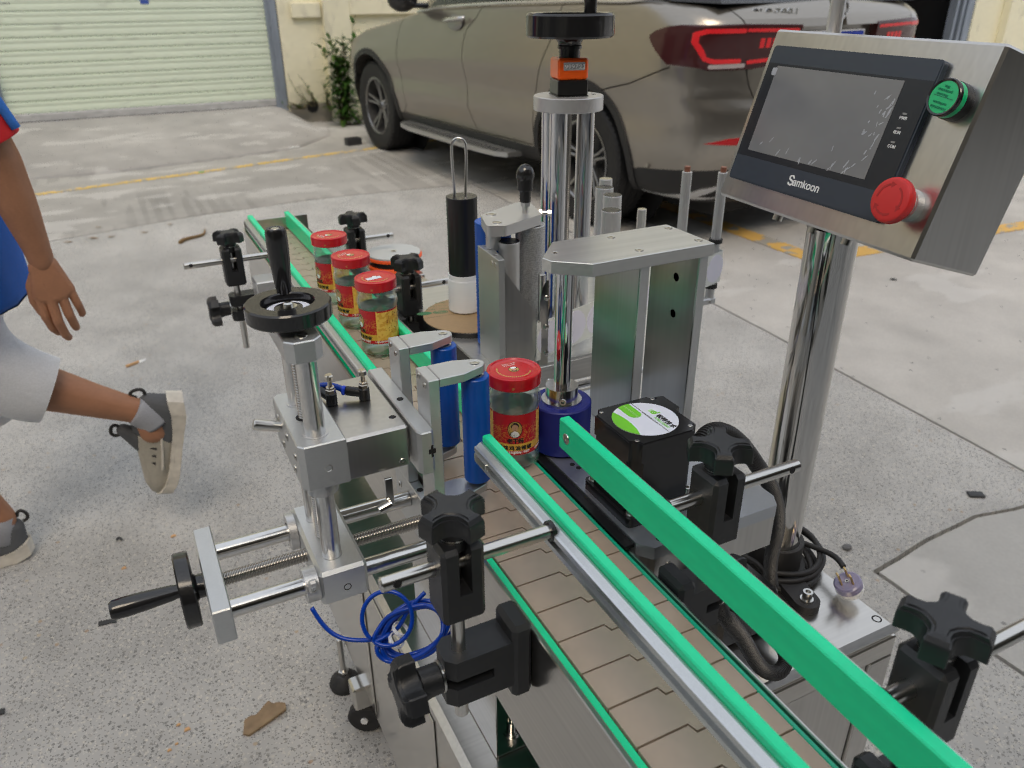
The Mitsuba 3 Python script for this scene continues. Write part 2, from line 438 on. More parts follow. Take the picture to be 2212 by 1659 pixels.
def threaded(p0, p1, r, pitch=.003, n=20):
    p0, p1 = np.asarray(p0, float), np.asarray(p1, float); L = np.linalg.norm(p1 - p0)
    k = int(L / pitch); prof = [(0, 0)]
    for i in range(k):
        z = L * i / k; q = L / k
        prof += [(r * .84, z), (r * .86, z + .18 * q), (r, z + .42 * q), (r, z + .62 * q), (r * .86, z + .86 * q)]
    prof += [(r * .84, L), (0, L)]
    return lathe(prof, p0, p1 - p0, n)

# outlines of the printed characters: rings of "x y" points, ';' between rings, '|' between pieces, 80 units to the em
GLYPHS = {
    '老': '1 17,30 32,3 33,4 41,30 42,30 49,11 50,10 58,30 58,31 69,39 68,39 58,60 58,67 66,73 63,73 60,58 42,76 41,77 33,47 33,34 24,34 19,35 18,60 28,66 24,67 22,63 19,34 10,34 2,63 2,65 5,66 12,68 12,74 10,73 -1,68 -6,30 -6,25 -1,24 18,7 10;39 42,43 42,51 49,39 49',
    '干': '3 28,4 36,35 37,35 54,8 54,8 63,73 62,73 54,45 54,45 36,77 36,78 29,76 27,45 27,44 -8,35 -7,35 27',
    '妈': '2 -2,14 11,4 22,8 44,2 45,4 52,10 53,13 69,21 68,19 53,29 52,32 51,30 31,25 14,29 10,30 18,63 18,65 11,67 24,33 27,36 53,43 53,44 52,43 34,58 34,60 56,33 56,32 64,65 65,70 63,67 34,76 33,76 26,73 4,68 -6,65 -7,53 -7,51 -2,51 1,62 1,64 5,65 10,30 9,32 4,27 -1,20 5,17 1,7 -8;13 25,18 21,23 44,17 43',
    '风': '2 -3,7 9,10 19,12 65,68 65,69 12,71 4,73 14,79 9,77 -4,74 -7,66 -5,61 7,54 3,52 3,41 19,35 11,24 1,17 7,9 -8,7 -8;22 47,27 50,29 50,40 36,48 53,55 51,46 28,61 8,59 56,21 56;21 45,17 8,22 11,35 27',
    '味': '4 61,28 60,29 36,47 37,47 47,32 47,32 55,47 56,49 68,57 67,57 56,74 55,73 47,57 47,57 37,77 35,77 28,60 26,66 17,78 3,73 -3,72 -3,57 14,57 -6,56 -8,49 -8,47 14,35 1,28 -3,23 3,36 14,44 28,29 27,27 12,13 11,12 6,5 6;20 52,13 52,13 21,20 21',
    '鸡': '6 -1,1 5,9 13,16 25,4 45,10 49,20 36,24 50,4 52,4 60,30 60,34 58,32 44,26 26,32 15,34 16,65 16,66 15,67 21,36 22,36 61,46 62,50 70,58 68,56 62,71 61,70 40,68 34,65 32,54 31,52 37,54 40,44 48,44 29,76 28,74 2,70 -6,56 -7,55 -5,54 0,65 1,66 8,34 8,32 10,26 7,21 16,8 -1;52 52,60 44,61 43,62 53;57 40,60 39,61 43,61 43;44 53,45 49,49 53',
    '油': '28 52,46 53,48 69,55 68,56 53,75 52,75 -7,68 -7,66 -3,37 -3,35 -8,28 -7;56 6,66 6,66 20,56 20;56 30,66 30,66 43,56 43;36 6,46 6,46 20,37 20;36 30,46 30,46 43,37 43|6 62,9 66,12 68,24 61,28 58,22 52|5 -2,18 22,20 23,25 18,25 17,13 -5,11 -7|2 39,5 45,8 46,22 38,23 35,18 30',
    '辣': '2 29,3 36,11 37,6 50,3 51,3 57,17 59,13 65,14 67,20 69,27 59,34 58,51 60,51 68,59 69,60 60,77 59,77 52,60 51,60 47,75 46,75 23,64 21,71 11,79 3,79 2,75 -3,73 -3,60 10,60 -7,52 -8,50 10,40 0,33 -4,28 2,36 8,47 22,37 22,36 28,24 28,24 23,35 22,35 16,24 14,19 0,13 -6,9 -8,5 -2,12 5,15 14,5 15,4 22,15 23,15 28;67 38,60 38,60 30,67 30;29 38,36 37,37 46,51 47,51 51,35 50;44 30,51 30,51 38,45 38;14 50,19 37,20 37,25 50',
    '椒': '1 16,10 44,3 46,3 53,11 54,12 69,19 68,20 54,26 53,27 52,26 45,20 45,22 39,34 40,35 67,42 67,43 56,48 56,50 62,77 61,73 35,68 17,71 8,79 -2,74 -8,69 -4,62 6,49 -7,47 -7,42 -3,38 -5,30 -6,27 1,34 2,34 18,27 4,20 8,19 -7,12 -8,11 19,6 10,4 10;60 54,62 34,64 31,68 54;44 26,49 27,55 14,57 14,58 18,54 31,43 31;42 40,53 40,52 48,43 48;42 0,46 2,52 8,49 9,43 20;27 31,28 28,34 27,34 31;20 8,24 14,26 23,26 24,23 22,20 25',
    '净': '3 -1,15 28,16 29,20 27,22 34,43 35,43 39,28 40,25 39,19 43,14 42,3 62,10 65,22 47,29 55,37 69,45 67,44 62,58 62,62 60,64 58,59 48,71 48,72 35,78 34,78 27,72 26,71 9,64 9,63 12,52 12,51 -5,47 -7,34 -8,31 0,43 1,43 12,26 12,25 19,43 21,43 26,23 26,11 -3,10 -4;52 21,63 21,63 26,52 26;52 35,63 35,63 39,52 39;36 48,48 48,51 53,39 53',
    '含': '2 41,2 43,23 53,40 70,46 66,46 62,57 53,78 44,79 42,75 37,72 36,55 44,41 56,36 52,50 42,48 39,60 38,65 36,64 33,56 23,67 22,67 -7,60 -8,58 -4,22 -4,21 -8,14 -8,13 22,43 23,49 30,14 30,13 37,7 35;22 14,22 5,58 5,58 14;30 47,18 38,40 39',
    '量': '2 42,13 44,14 66,66 66,67 44,77 42,77 36,69 36,69 13,45 11,70 10,71 5,45 3,45 2,77 1,78 -5,3 -6,3 1,35 2,35 3,10 4,10 10,36 12,12 12,12 36,4 36;44 19,60 19,60 20,45 20;44 28,60 27,60 28,45 28;22 60,22 58,58 59,58 60;22 51,58 50,58 51,22 52;20 19,35 19,35 20,20 20;20 28,35 27,36 28,20 28',
    '固': '6 64,74 64,74 -8,66 -8,65 -4,15 -5,14 -8,6 -7;15 56,15 4,65 4,65 56,44 56,45 47,64 46,63 39,45 39,45 33,59 32,59 10,23 8,22 32,35 33,35 39,18 39,17 45,18 47,35 47,36 56;30 16,50 16,50 25,31 25',
    '形': '41 -2,42 0,59 10,71 23,79 20,73 12,56 -3,46 -8|2 -4,8 8,12 24,12 29,2 30,3 37,12 38,12 55,4 56,4 64,46 64,47 56,40 55,40 38,48 36,48 29,61 37,69 45,77 42,75 39,66 30,52 20,50 20,46 25,48 29,40 28,39 -8,31 -7,31 29,21 29,18 10,14 -1,9 -8,7 -8;22 56,21 38,31 38,31 55|45 48,45 50,57 58,67 67,74 65,74 63,69 57,53 45,50 43',
    '物': '1 35,7 64,14 63,14 53,16 53,17 69,25 68,25 53,32 52,33 47,42 69,49 67,47 56,77 55,75 18,71 -2,65 -7,54 -7,52 -1,52 2,62 2,64 4,67 21,68 46,62 26,55 11,41 -6,39 -6,34 -1,40 5,48 16,55 33,59 47,56 47,46 24,35 10,30 13,29 16,39 29,47 47,43 46,34 32,35 26,25 22,24 -8,17 -7,16 19,4 16,2 21,2 24,16 29,16 43,12 43,8 32;26 44,25 32,26 31,30 33,27 37,31 43',
    '不': '2 20,3 22,22 35,38 53,5 55,5 63,75 63,75 55,50 54,45 46,45 41,49 44,51 43,70 29,78 21,73 15,71 15,45 36,44 -7,36 -8,35 -6,35 34,23 24,8 14',
    '低': '28 -8,26 -1,28 2,29 59,69 68,74 63,74 62,60 57,60 43,61 38,77 37,77 30,62 29,65 13,68 4,70 5,72 14,79 10,75 -4,72 -7,68 -7,61 -1,56 10,52 30,38 29,38 4,46 6,45 11,51 13,59 -4,53 -6,49 0,47 -2;38 38,52 39,51 55,38 53|4 27,1 35,12 51,20 68,27 67,28 64,21 48,20 -7,12 -7,12 33,6 27',
    '于': '3 29,4 37,36 37,36 54,9 55,9 63,71 63,71 55,46 54,46 37,76 37,77 29,46 28,45 0,42 -5,34 -7,23 -7,20 -1,21 2,36 2,36 28',
    '锐': '1 47,8 57,13 68,20 66,19 60,33 59,34 52,43 53,37 66,43 69,48 64,53 53,57 53,64 69,72 66,67 53,74 52,74 25,64 24,64 2,70 2,72 11,77 9,79 8,79 4,77 -4,72 -7,61 -7,57 -4,55 2,55 24,52 24,48 7,39 -4,32 -8,28 -3,27 0,14 -7,10 -1,14 3,14 20,3 22,4 29,14 29,14 37,8 37,7 41,4 42;43 33,65 33,65 44,43 44;23 8,31 10,33 2,40 11,42 24,35 24,33 25,32 21,23 20;11 46,31 45,31 38,23 37,23 29,34 28,34 52,14 51',
    '特': '2 34,6 61,11 62,15 61,16 69,24 68,24 53,31 52,32 45,50 45,50 52,35 52,34 60,50 61,51 69,58 68,59 61,74 59,74 52,59 52,59 45,78 44,77 36,69 36,69 29,77 28,77 21,69 20,68 -1,67 -4,64 -7,50 -8,48 -1,49 1,59 1,59 20,43 20,52 8,51 5,46 3,35 17,38 20,30 22,24 20,24 -7,16 -8,15 17,5 14,2 19,3 23,15 27,15 43,12 43,8 30;24 30,31 31,32 29,59 29,59 36,30 36,29 43,24 43;15 60,14 53,15 53',
    '技': '2 24,3 26,12 29,12 44,3 44,2 52,12 53,14 69,21 68,22 53,28 53,30 56,47 57,48 68,56 69,57 57,76 55,75 48,57 48,57 39,70 38,74 36,69 23,59 9,67 4,78 0,78 -2,74 -8,72 -8,51 2,38 -5,28 -8,24 -1,36 4,45 9,37 21,33 30,31 30,30 25,22 22,20 -5,16 -7,6 -8,3 0,12 1,12 19,4 18;43 30,52 15,62 30;22 32,30 34,31 38,47 39,47 48,31 48,30 44,22 44',
    '术': '2 7,2 9,11 15,21 24,32 38,5 40,4 48,35 49,36 69,45 68,45 49,61 49,47 62,51 66,54 68,68 56,68 53,64 49,75 48,75 40,49 39,57 28,78 9,73 2,71 2,60 12,46 28,44 -8,36 -7,35 26,21 11,10 3,7 1',
    '开': '3 28,4 35,22 35,22 55,7 55,6 63,7 64,75 63,74 55,60 55,60 35,76 35,78 27,60 26,59 -8,51 -7,50 26,31 26,24 6,16 -4,9 -8,3 -3,3 -2,16 11,21 26,4 26;31 36,50 35,50 55,31 55',
}
def glyph_shape(ch):
    out = []
    for piece in GLYPHS[ch].split('|'):
        rings = [[tuple(map(float, q.split())) for q in r.split(',')] for r in piece.split(';')]
        out.append(sg.Polygon(rings[0], [r for r in rings[1:] if len(r) > 2]).buffer(0))
    return so.unary_union(out)

def glyphs(t, height, depth=.0004, gap=1.05, bold=0.):
    """A row of characters as a mesh in the xy plane, reading along +x."""
    out = []
    for i, ch in enumerate(t):
        if ch == ' ': continue
        s = glyph_shape(ch)
        if bold: s = s.buffer(bold)
        s = sa.affine_transform(s.simplify(.5), [height / 76, 0, 0, height / 76, i * gap * height, height * .08])
        for g in getattr(s, 'geoms', [s]):
            if g.area > 1e-12: out.append(trimesh.creation.extrude_polygon(g, depth, engine='earcut'))
    return cat_(out)

# ------------------------------------------------------------------ the ground
OFF = 0.0
def wobble(pts, step=.25, amp=.012, seed=0):
    """A joint's line: the way between the points with a slight unevenness."""
    P = np.asarray(pts, float); s = np.r_[0, np.cumsum(np.linalg.norm(np.diff(P, axis=0), axis=1))]
    n = max(2, int(s[-1] / step)); t = np.linspace(0, s[-1], n)
    Q = np.stack([np.interp(t, s, P[:, 0]), np.interp(t, s, P[:, 1])], 1)
    k = np.stack([meshkit.fbm(np.stack([t * 2.3 + seed, t * 0 + 3.1 * i, t * 0], 1), 4, seed) for i in (0, 1)], 1) - .5
    k[0] = k[-1] = 0
    return Q + 2 * amp * k

jr = wobble([(2.02, -30), (2.0, .45), (2.014, .79), (2.032, 1.11), (2.066, 1.6), (2.10, 2.19), (2.12, 4.86)], .06, .008, 1)   # long joint on the right
jr_low = jr[jr[:, 1] < .45]; jr_up = jr[jr[:, 1] >= .45]
jc = wobble([(2.0, .45), (1.82, .44), (1.66, .474), (1.58, .466), (1.444, .462), (1.318, .444), (1.242, .439)], .04, .012, 5)
jd = wobble([(1.242, .439), (1.237, .3), (1.239, .2), (1.25, .126), (1.254, .06), (1.27, -30)], .06, .008, 9)
jf = wobble([(-40, 3.4), (-.65, 4.66), (.2, 4.86), (1.15, 4.945), (2.12, 4.86), (40, 4.4)], .1, .016, 12)
gap = .006
slabA = sg.Polygon(np.vstack([jd[::-1], jc[::-1], jr_up, jf[jf[:, 0] < 2.1][::-1], [(-40, -30)]])).buffer(-gap).buffer(0)
slabC = sg.Polygon(np.vstack([jd, jr_low, jc])).buffer(-gap).buffer(0)
slabB = sg.Polygon(np.vstack([jr[::-1], [(40, -30)], jf[jf[:, 0] > 2.13][::-1]])).buffer(-gap).buffer(0)
strip = sg.Polygon(np.vstack([jf, [(40, 9.2), (-40, 9.2)]])).buffer(-gap).buffer(0)
ground = obj('ground', bx(-42, 42, -32, 40, -.35, -.02, 0), 'joint_dirt', kind='structure', label='concrete yard in front of the factory, laid in large slabs with dark joints')
def slab(s, m, label):
    g = max(getattr(s, 'geoms', [s]), key=lambda q: q.area)
    obj('slab', prism(g, -.05, 0.), m, ground, label=label)
slab(slabA, 'concrete_aggregate', 'pale slab worn to its stony aggregate, under the machine')
slab(slabB, 'concrete_smooth', 'smoother beige slab on the right, beyond the long joint')
slab(slabC, 'concrete_corner', 'darker grey patch of slab at the lower right')
slab(strip, 'concrete_strip', 'brushed grey strip between the yellow line and the shutter')

# painted lines
yl = np.array([(-6, 5.0), (-.783, 6.0), (.016, 6.17), (.41, 6.246), (1.111, 6.435), (1.595, 6.528), (3.2, 6.85)])
line1 = sg.LineString(yl).buffer(.035, cap_style=2)
obj('yellow_line', prism(line1, .001, .0042), 'yellow_worn', kind='structure', label='worn thin yellow line along the foot of the ramp')
line2 = sg.Polygon([(2.93, 6.2), (3.06, 6.2), (3.06, 2.42), (4.9, 2.30), (4.9, 2.18), (2.93, 2.30)])
obj('yellow_line', prism(line2, .001, .0042), 'yellow_paint', kind='structure', label='broad orange yellow parking bay line under and behind the car')

# the ramp in front of the shutter
gx, gy = np.meshgrid(np.linspace(-2.2, 1.9, 110), np.linspace(6.3, 8.52, 70), indexing='ij')
edge_x = np.array([-2.2, -.84, -.35, .47, 1.0, 1.31, 1.75, 1.9]); edge_y = np.array([6.66, 6.58, 6.52, 6.67, 6.80, 6.9, 7.45, 8.1])
front = np.interp(gx, edge_x, edge_y)
sl = np.clip((gy - front) / (8.45 - front + 1e-6), 0, 1)
side = np.clip((1.80 - gx) / .34, 0, 1) * np.clip((gx + 2.2) / .3, 0, 1)
gz = .172 * (sl ** .8) * (side * side * (3 - 2 * side))
nz = meshkit.fbm(np.stack([gx * 6, gy * 6, gx * 0], -1), 4, 3) - .5
gz = np.where(sl > 0, gz + .012 * nz * np.clip(sl * 6, 0, 1) + .006, -.04)
nx, ny = gx.shape
idx = np.arange(nx * ny).reshape(nx, ny)
F = np.concatenate([np.stack([idx[:-1, :-1], idx[1:, :-1], idx[1:, 1:]], -1).reshape(-1, 3), np.stack([idx[:-1, :-1], idx[1:, 1:], idx[:-1, 1:]], -1).reshape(-1, 3)])
ramp = trimesh.Trimesh(np.stack([gx, gy, gz], -1).reshape(-1, 3), F, process=False)
obj('ramp', ramp, 'concrete_ramp', kind='structure', smooth=True, label='grey cement ramp rising to the green shutter')

# ------------------------------------------------------------------ the factory wall
fb = thing('factory_building', 'cream rendered factory wall with a pale green roller shutter and a dark doorway', 'building')
YW = 8.40
wall = sg.box(-12, 0, 16, 6.0).difference(so.unary_union([sg.box(-1.13, -1, 1.575, 3.1), sg.box(9.2, -1, 12.33, 3.6)]))
def facade(s, y0, y1): return plan(prism(s, y0, y1), ((1, 0, 0), (0, 0, 1), (0, 1, 0), (0, 0, 0)))
obj('wall', facade(wall, YW, YW + .3), 'cream_render', fb)
def trim(name, x0, x1, y0, y1, z0, z1, m='cream_render', b=.008): obj(name, bx(x0, x1, y0, y1, z0, z1, b), m, fb)
trim('moulding', 1.707, 2.005, YW - .06, YW - .002, 1.029, 1.17)
trim('pilaster', 2.02, 2.30, YW - .09, YW - .002, 0, 6)
trim('band', 2.302, 9.2, YW - .07, YW - .002, 1.047, 1.33)
trim('moulding', -3.2, -1.3, YW - .06, YW - .002, 1.029, 1.17)
trim('pilaster', 12.99, 13.6, YW - .14, YW - .002, 0, 6)
obj('plinth', bx(1.58, 2.018, YW - .035, YW - .003, -.1, .2, .01), 'wall_plinth', fb)
obj('drain_hole', lathe([(0, 0), (.045, 0), (.055, .006), (.06, 0), (.06, -.01), (0, -.01)], (1.815, YW - .036, .165), (0, -1, 0), 20), 'interior_dark', fb)
# shutter
sh = sub('roller_shutter', fb)
PITCH, Z0 = .1095, .255
def slat_mesh(z):
    prof = [(.010, .000), (-.006, .0015), (-.013, .008), (-.014, .020), (-.013, .046), (-.009, .054), (-.0085, .062), (-.013, .070), (-.015, .088), (-.012, .1000), (-.003, .1040), (.010, .1050)]
    pts = np.array([(a, b) for a, b in prof])
    P = sg.Polygon(np.vstack([pts, [(.014, .105), (.014, .0)]]))
    m = prism(P, 0, 2.474)
    return plan(m, ((0, 1, 0), (0, 0, 1), (1, 0, 0), (-1.012, 8.5, z)))
s0 = slat_mesh(0.)
for k in range(26):
    obj('slat', moved(s0, (0, 0, Z0 + k * PITCH)), 'shutter_paint', sh, smooth=30)
obj('bottom_rail', bx(-1.012, 1.462, 8.478, 8.512, .183, .253, .006), 'shutter_rail', sh)
obj('sticker', bx(.32, .395, 8.4815, 8.4835, 1.176, 1.215, .0002), 'sticker_blue', sh, label='small blue sticker on the shutter')
obj('marking', [bx(-.835 + .02 * k, -.821 + .02 * k, 8.4838, 8.4855, 1.193, 1.2005 + .002 * (k % 2), .0002) for k in range(4)], 'ink_grey', sh, label='faint dark marking at the upper left of the shutter')
for side, x0, x1 in ((0, 1.463, 1.574), (1, -1.129, -1.013)):
    obj('door_frame', [bx(x0, x1, 8.43, 8.56, .0, 3.1, .006), bx(x0 + .035, x1 - .01, 8.40, 8.43, .0, 3.1, .004)], 'steel_frame', fb)
obj('shutter_box', bx(-1.13, 1.575, 8.36, 8.6, 3.1, 3.5, .01), 'shutter_rail', fb)
# dark doorway far to the right
obj('doorway', cat_([bx(9.2, 12.33, 10.4, 10.5, 0, 3.6, 0), bx(9.15, 9.2, 8.4, 10.5, 0, 3.6, 0), bx(12.33, 12.38, 8.7, 10.5, 0, 3.6, 0), bx(9.2, 12.33, 8.7, 10.5, 3.6, 3.7, 0), bx(9.2, 12.33, 8.7, 10.5, .002, .006, 0)]), 'interior_dark', fb, label='dark open doorway beyond the car')
for x0, x1, m in ((11.92, 11.97, 'steel_frame'), (12.06, 12.12, 'steel_frame'), (12.18, 12.328, 'steel_frame')):
    obj('door_post', bx(x0, x1, 8.42, 8.56, 0, 3.6, .006), m, fb)

# the building on the other side of the yard: it is what the car's flank and the dark uprights mirror
wh = thing('warehouse', 'plain warehouse across the yard, beyond the left edge of the view', 'building')
obj('wall', bx(-13.5, -13, -25, 26, 0, 7.5, .02), 'warehouse_wall', wh)
for y in (-14, -5, 4, 13):
    obj('door', bx(-13.0, -12.96, y, y + 4.2, 0, 4.2, .02), 'warehouse_door', wh)

# the workshop behind the photographer: the steel that faces the camera mirrors its dark bay and the shaded ground before it
ws = thing('workshop', 'low workshop behind the photographer, outside the frame', 'building')
obj('wall', [bx(-12, -5, -6.3, -6, 0, 4.6, .02), bx(9, 16, -6.3, -6, 0, 4.6, .02), bx(-5, 9, -6.3, -6, 3.8, 4.6, .02)], 'warehouse_wall', ws)
obj('bay', [bx(-5.2, 9.2, -12.2, -12, 0, 4.6, .02), bx(-5.3, -5, -12, -6.3, 0, 4.6, .02), bx(9, 9.3, -12, -6.3, 0, 4.6, .02)], 'interior_dark', ws)
obj('roof', bx(-12, 16, -12.2, -3.6, 4.6, 4.75, .02), 'warehouse_door', ws)

# ------------------------------------------------------------------ plants at the wall
def leaf(p, d, L, w, droop=.35):
    d = np.asarray(d, float); d /= np.linalg.norm(d)
    s = np.cross(d, [0, 0, 1.]); s /= max(np.linalg.norm(s), 1e-6)
    V = []; ws = (.15, .8, 1., .7, .02)
    for k, q in enumerate((0, .25, .5, .78, 1.)):
        c = np.asarray(p) + d * L * q + np.array([0, 0, -droop * L * q * q])
        V += [c - s * w * ws[k] * .5, c + s * w * ws[k] * .5]
    F = []
    for k in range(4):
        a = 2 * k; F += [(a, a + 1, a + 3), (a, a + 3, a + 2)]
    return np.array(V), np.array(F)
def plant(base, height, stems, spread, L, w, per, mats, label, seed, lean=(0, 0), bare=.1, group=None):
    r = np.random.default_rng(seed)
    key = thing('weed', label, 'weed', group)
    st = []; lv = {m: ([], [], 0) for m in mats}
    for i in range(stems):
        h = height * (1 if i == 0 else r.uniform(.55, .95))
        tip = np.array(base) + [lean[0] + r.normal(0, spread), lean[1] + r.normal(0, spread * .5), h]
        b = np.array(base) + [r.normal(0, spread * .35), r.normal(0, .02), 0]
        mid = (b + tip) / 2 + [r.normal(0, spread * .3), 0, h * .06]
        path = spline([b, mid, tip], 14)
        st.append(tube(path, np.linspace(.006, .002, 14), 6))
        for k in range(per):
            q = bare + (1 - bare) * (k + r.random()) / per
            p = path[min(13, int(q * 13))]
            a = r.uniform(0, 2 * np.pi); d = [np.cos(a), np.sin(a) * .8 - .15, r.uniform(.1, 1.1)]
            V, F = leaf(p, d, L * r.uniform(.6, 1.25) * (1.05 - .3 * q), w * r.uniform(.8, 1.2), r.uniform(.1, .75))
            m = mats[int(r.random() ** 1.6 * len(mats)) % len(mats)]
            A, B, n = lv[m]; A.append(V); B.append(F + n); lv[m] = (A, B, n + len(V))
    obj('stem', st, 'stem_brown', key, smooth=True)
    for m in mats:
        A, B, n = lv[m]
        if n: obj('foliage', trimesh.Trimesh(np.vstack(A), np.vstack(B), process=False), m, key, kind='stuff')
plant((2.075, 8.06, .0), 1.06, 13, .085, .21, .038, 34, ['leaf_dark', 'leaf_light'], 'tall leafy green weed against the cream wall beside the car front wheel', 3)
plant((1.82, 8.30, .18), .34, 5, .07, .075, .022, 8, ['leaf_light', 'leaf_dry'], 'sparse low weed leaning left above the drain hole in the wall', 8, lean=(-.13, 0))
plant((1.95, 8.22, .14), .30, 4, .04, .10, .03, 9, ['leaf_light', 'leaf_dark'], 'short young weed between the drain hole and the tall weed', 11, lean=(-.04, 0))
plant((1.66, 8.28, .16), .09, 9, .10, .07, .018, 6, ['leaf_dark', 'leaf_dry'], 'low tuft of weeds in the corner between ramp and wall', 15)
plant((2.20, 8.05, .0), .10, 7, .08, .09, .02, 7, ['leaf_dark', 'leaf_dry'], 'low grassy tuft at the foot of the tall weed, beside the wheel', 19)

# ------------------------------------------------------------------ the labelling machine (heights from the chain's surface)
OFF = ZC
M = thing('labelling_machine', 'stainless steel labelling machine with green railed conveyor, blue rollers and touch panel on a post', 'machine')

# cabinet under it
cb = sub('cabinet', M)
obj('body', bx(-.028, .607, -.022, .80, -.69, -.334, .002), 'stainless_mirror', cb)
obj('top_panel', prism(sg.box(-.03, -.03, .61, .802), -.336, -.32, .009), 'stainless_x', cb)
obj('front_rail', bx(-.028, .608, -.030, -.0225, -.372, -.337, .002), 'stainless_x', cb)
for x in (-.028, .564): obj('corner_post', bx(x, x + .044, -.0305, -.0225, -.69, -.3725, .002), 'stainless', cb)
obj('front_panel', bx(.018, .562, -.0265, -.0225, -.687, -.375, .002), 'stainless', cb)
for y in (.14, .46): obj('side_panel', bx(-.0305, -.0285, y, y + .29, -.67, -.35, .0008), 'stainless_mirror', cb)
for x, y in ((.591, -.005), (.25, -.005)): obj('hole', lathe([(0, -.001), (.004, -.001), (.0055, .0006), (.007, .0004), (.007, -.002), (0, -.002)], (x, y, -.32), n=20), 'dark_void', cb)
for x, y in ((-.036, .69), (.57, .02), (.57, .74), (-.01, .03)):
    ft = sub('levelling_foot', M)
    obj('pad', lathe([(0, -.818), (.030, -.818), (.032, -.812), (.030, -.803), (.018, -.788), (.012, -.784), (0, -.784)], (x, y, 0), n=32), 'rubber_black', ft, smooth=40)
    obj('stud', [cyl((x, y, -.786), (x, y, -.69), .006, 12), hexhead((x, y, -.783), (0, 0, 1), .011, .008)], 'bolt_steel', ft)
for x, y in ((-.027, .565), (.50, .02)):
    cs = sub('caster', M)
    obj('wheel', lathe([(0, -.012), (.012, -.012), (.016, -.010), (.030, -.012), (.034, -.008), (.034, .008), (.030, .012), (.016, .010), (.012, .012), (0, .012)], (x, y, -.784), (.5, .86, 0), 32), 'rubber_black', cs, smooth=40)
    obj('hub', cyl(np.array([x, y, -.784]) - np.array([.5, .86, 0]) * .016, np.array([x, y, -.784]) + np.array([.5, .86, 0]) * .016, .007, 16), 'white_plastic', cs)
    obj('fork', [bx(x - .022, x + .022, y - .02, y + .02, -.745, -.69, .004)], 'bolt_steel', cs)

# conveyor
cv = sub('conveyor_frame', M)
for x0, x1 in ((-.0145, -.0112), (.1225, .1258)):
    obj('side_plate', bx(x0, x1, -.47, 1.29, -.15, .003 if x0 < 0 else -.004, .001), 'stainless_y', cv)
obj('top_lip', bx(-.0158, -.0108, -.47, 1.29, .0031, .0055, .001), 'stainless_y', cv)
obj('end_plate', [bx(-.0145, .1258, 1.262, 1.266, -.14, .028, .001)], 'stainless_x', cv)
obj('channel', bx(-.011, .1223, -.46, 1.26, -.030, -.010, .001), 'green_dark', cv)
for y in (-.16, -.30): obj('bolt', screw((-.0146, y, -.10), (-1, 0, 0), .005), 'bolt_steel', cv)
obj('wear_strip', bx(-.0106, -.0012, -.46, 1.255, -.0098, -.0012, .001), 'green_rail', M)
obj('wear_strip', bx(.1130, .1176, -.46, 1.255, -.0098, -.0012, .001), 'green_strip', M)
ch = sub('conveyor_chain', M)
def plate_outline(g=.0009):
    p = .0381
    q = 2 * g
    return [(.0, g), (.0455, g), (.0480, -.0080 + g), (.0575, -.0080 + g), (.0575, .0045), (.0605, .0045), (.0605, g), (.112, g),
            (.112, p - g), (.0605 + q, p - g), (.0605 + q, p + .0045 - q), (.0575 + q, p + .0045 - q), (.0575 + q, p - .0080 - g), (.0480 + .0004 - q, p - .0080 - g), (.0455 - g, p - g), (.0, p - g)]
cp = prism(plate_outline(), -.0048, 0.)
cpb = cat_([cp])
for k in range(-12, 33):
    if k * .0381 > 1.22: break
    obj('chain_plate', moved(cpb, (0, k * .0381, RNG.normal(0, .00012))), 'chain_plastic', ch)
# leg of the conveyor on the cabinet
lg = sub('conveyor_leg', M)
obj('bracket', [bx(.009, .0115, .034, .30, -.3185, -.14, .0006), bx(.0116, .10, .034, .30, -.3185, -.316, .0006), bx(.098, .1005, .034, .30, -.316, -.14, .0006)], 'stainless_y', lg)
for x, y in ((.041, .059), (.041, .27)):
    obj('bolt', [lathe([(0, 0), (.011, 0), (.011, .003), (.0085, .003), (.0085, .005), (.0065, .005), (.0065, .018), (.0045, .018), (.0045, .010), (0, .010)], (x, y, -.316), n=24)], 'bolt_steel', lg, smooth=30)
lg2 = sub('conveyor_leg', M)
obj('bracket', [bx(.009, .0115, .74, .80, -.3185, -.14, .0006), bx(.0116, .10, .74, .80, -.3185, -.316, .0006)], 'stainless_y', lg2)

# guide rails
def sweep_xz(section, path):
    """Sweeps a closed section (across, up) along a plan path (x, y, z)."""
    P = np.asarray(path, float); S = np.asarray(section, float)
    if sg.Polygon(S).exterior.is_ccw: S = S[::-1]
    t = np.gradient(P[:, :2], axis=0); t /= np.linalg.norm(t, axis=1, keepdims=True)
    nrm = np.stack([-t[:, 1], t[:, 0]], 1) * (1 if t[0, 1] < 0 else -1)          # to the right-hand side, +x
    n = len(S)
    V = np.concatenate([np.stack([P[k, 0] + nrm[k, 0] * S[:, 0], P[k, 1] + nrm[k, 1] * S[:, 0], P[k, 2] + S[:, 1]], 1) for k in range(len(P))])
    F = []; i = np.arange(n); j = (i + 1) % n
    for k in range(len(P) - 1):
        A, B = k * n, (k + 1) * n
        F += [np.stack([A + i, A + j, B + j], 1), np.stack([A + i, B + j, B + i], 1)]
    cap = trimesh.creation.triangulate_polygon(sg.Polygon(S), engine='earcut')
    vv, ff = cap
    from scipy.spatial import cKDTree
    q = cKDTree(S).query(vv)[1]; ff = q[ff]
    m = trimesh.Trimesh(V, np.vstack(F + [ff, ff[:, ::-1] + (len(P) - 1) * n]), process=False)
    trimesh.repair.fix_normals(m)
    if m.volume < 0: m.invert()
    return m
def chamf(x0, x1, z0, z1, b=.0012):
    return [(x0 + b, z0), (x1 - b, z0), (x1, z0 + b), (x1, z1 - b), (x1 - b, z1), (x0 + b, z1), (x0, z1 - b), (x0, z0 + b)]
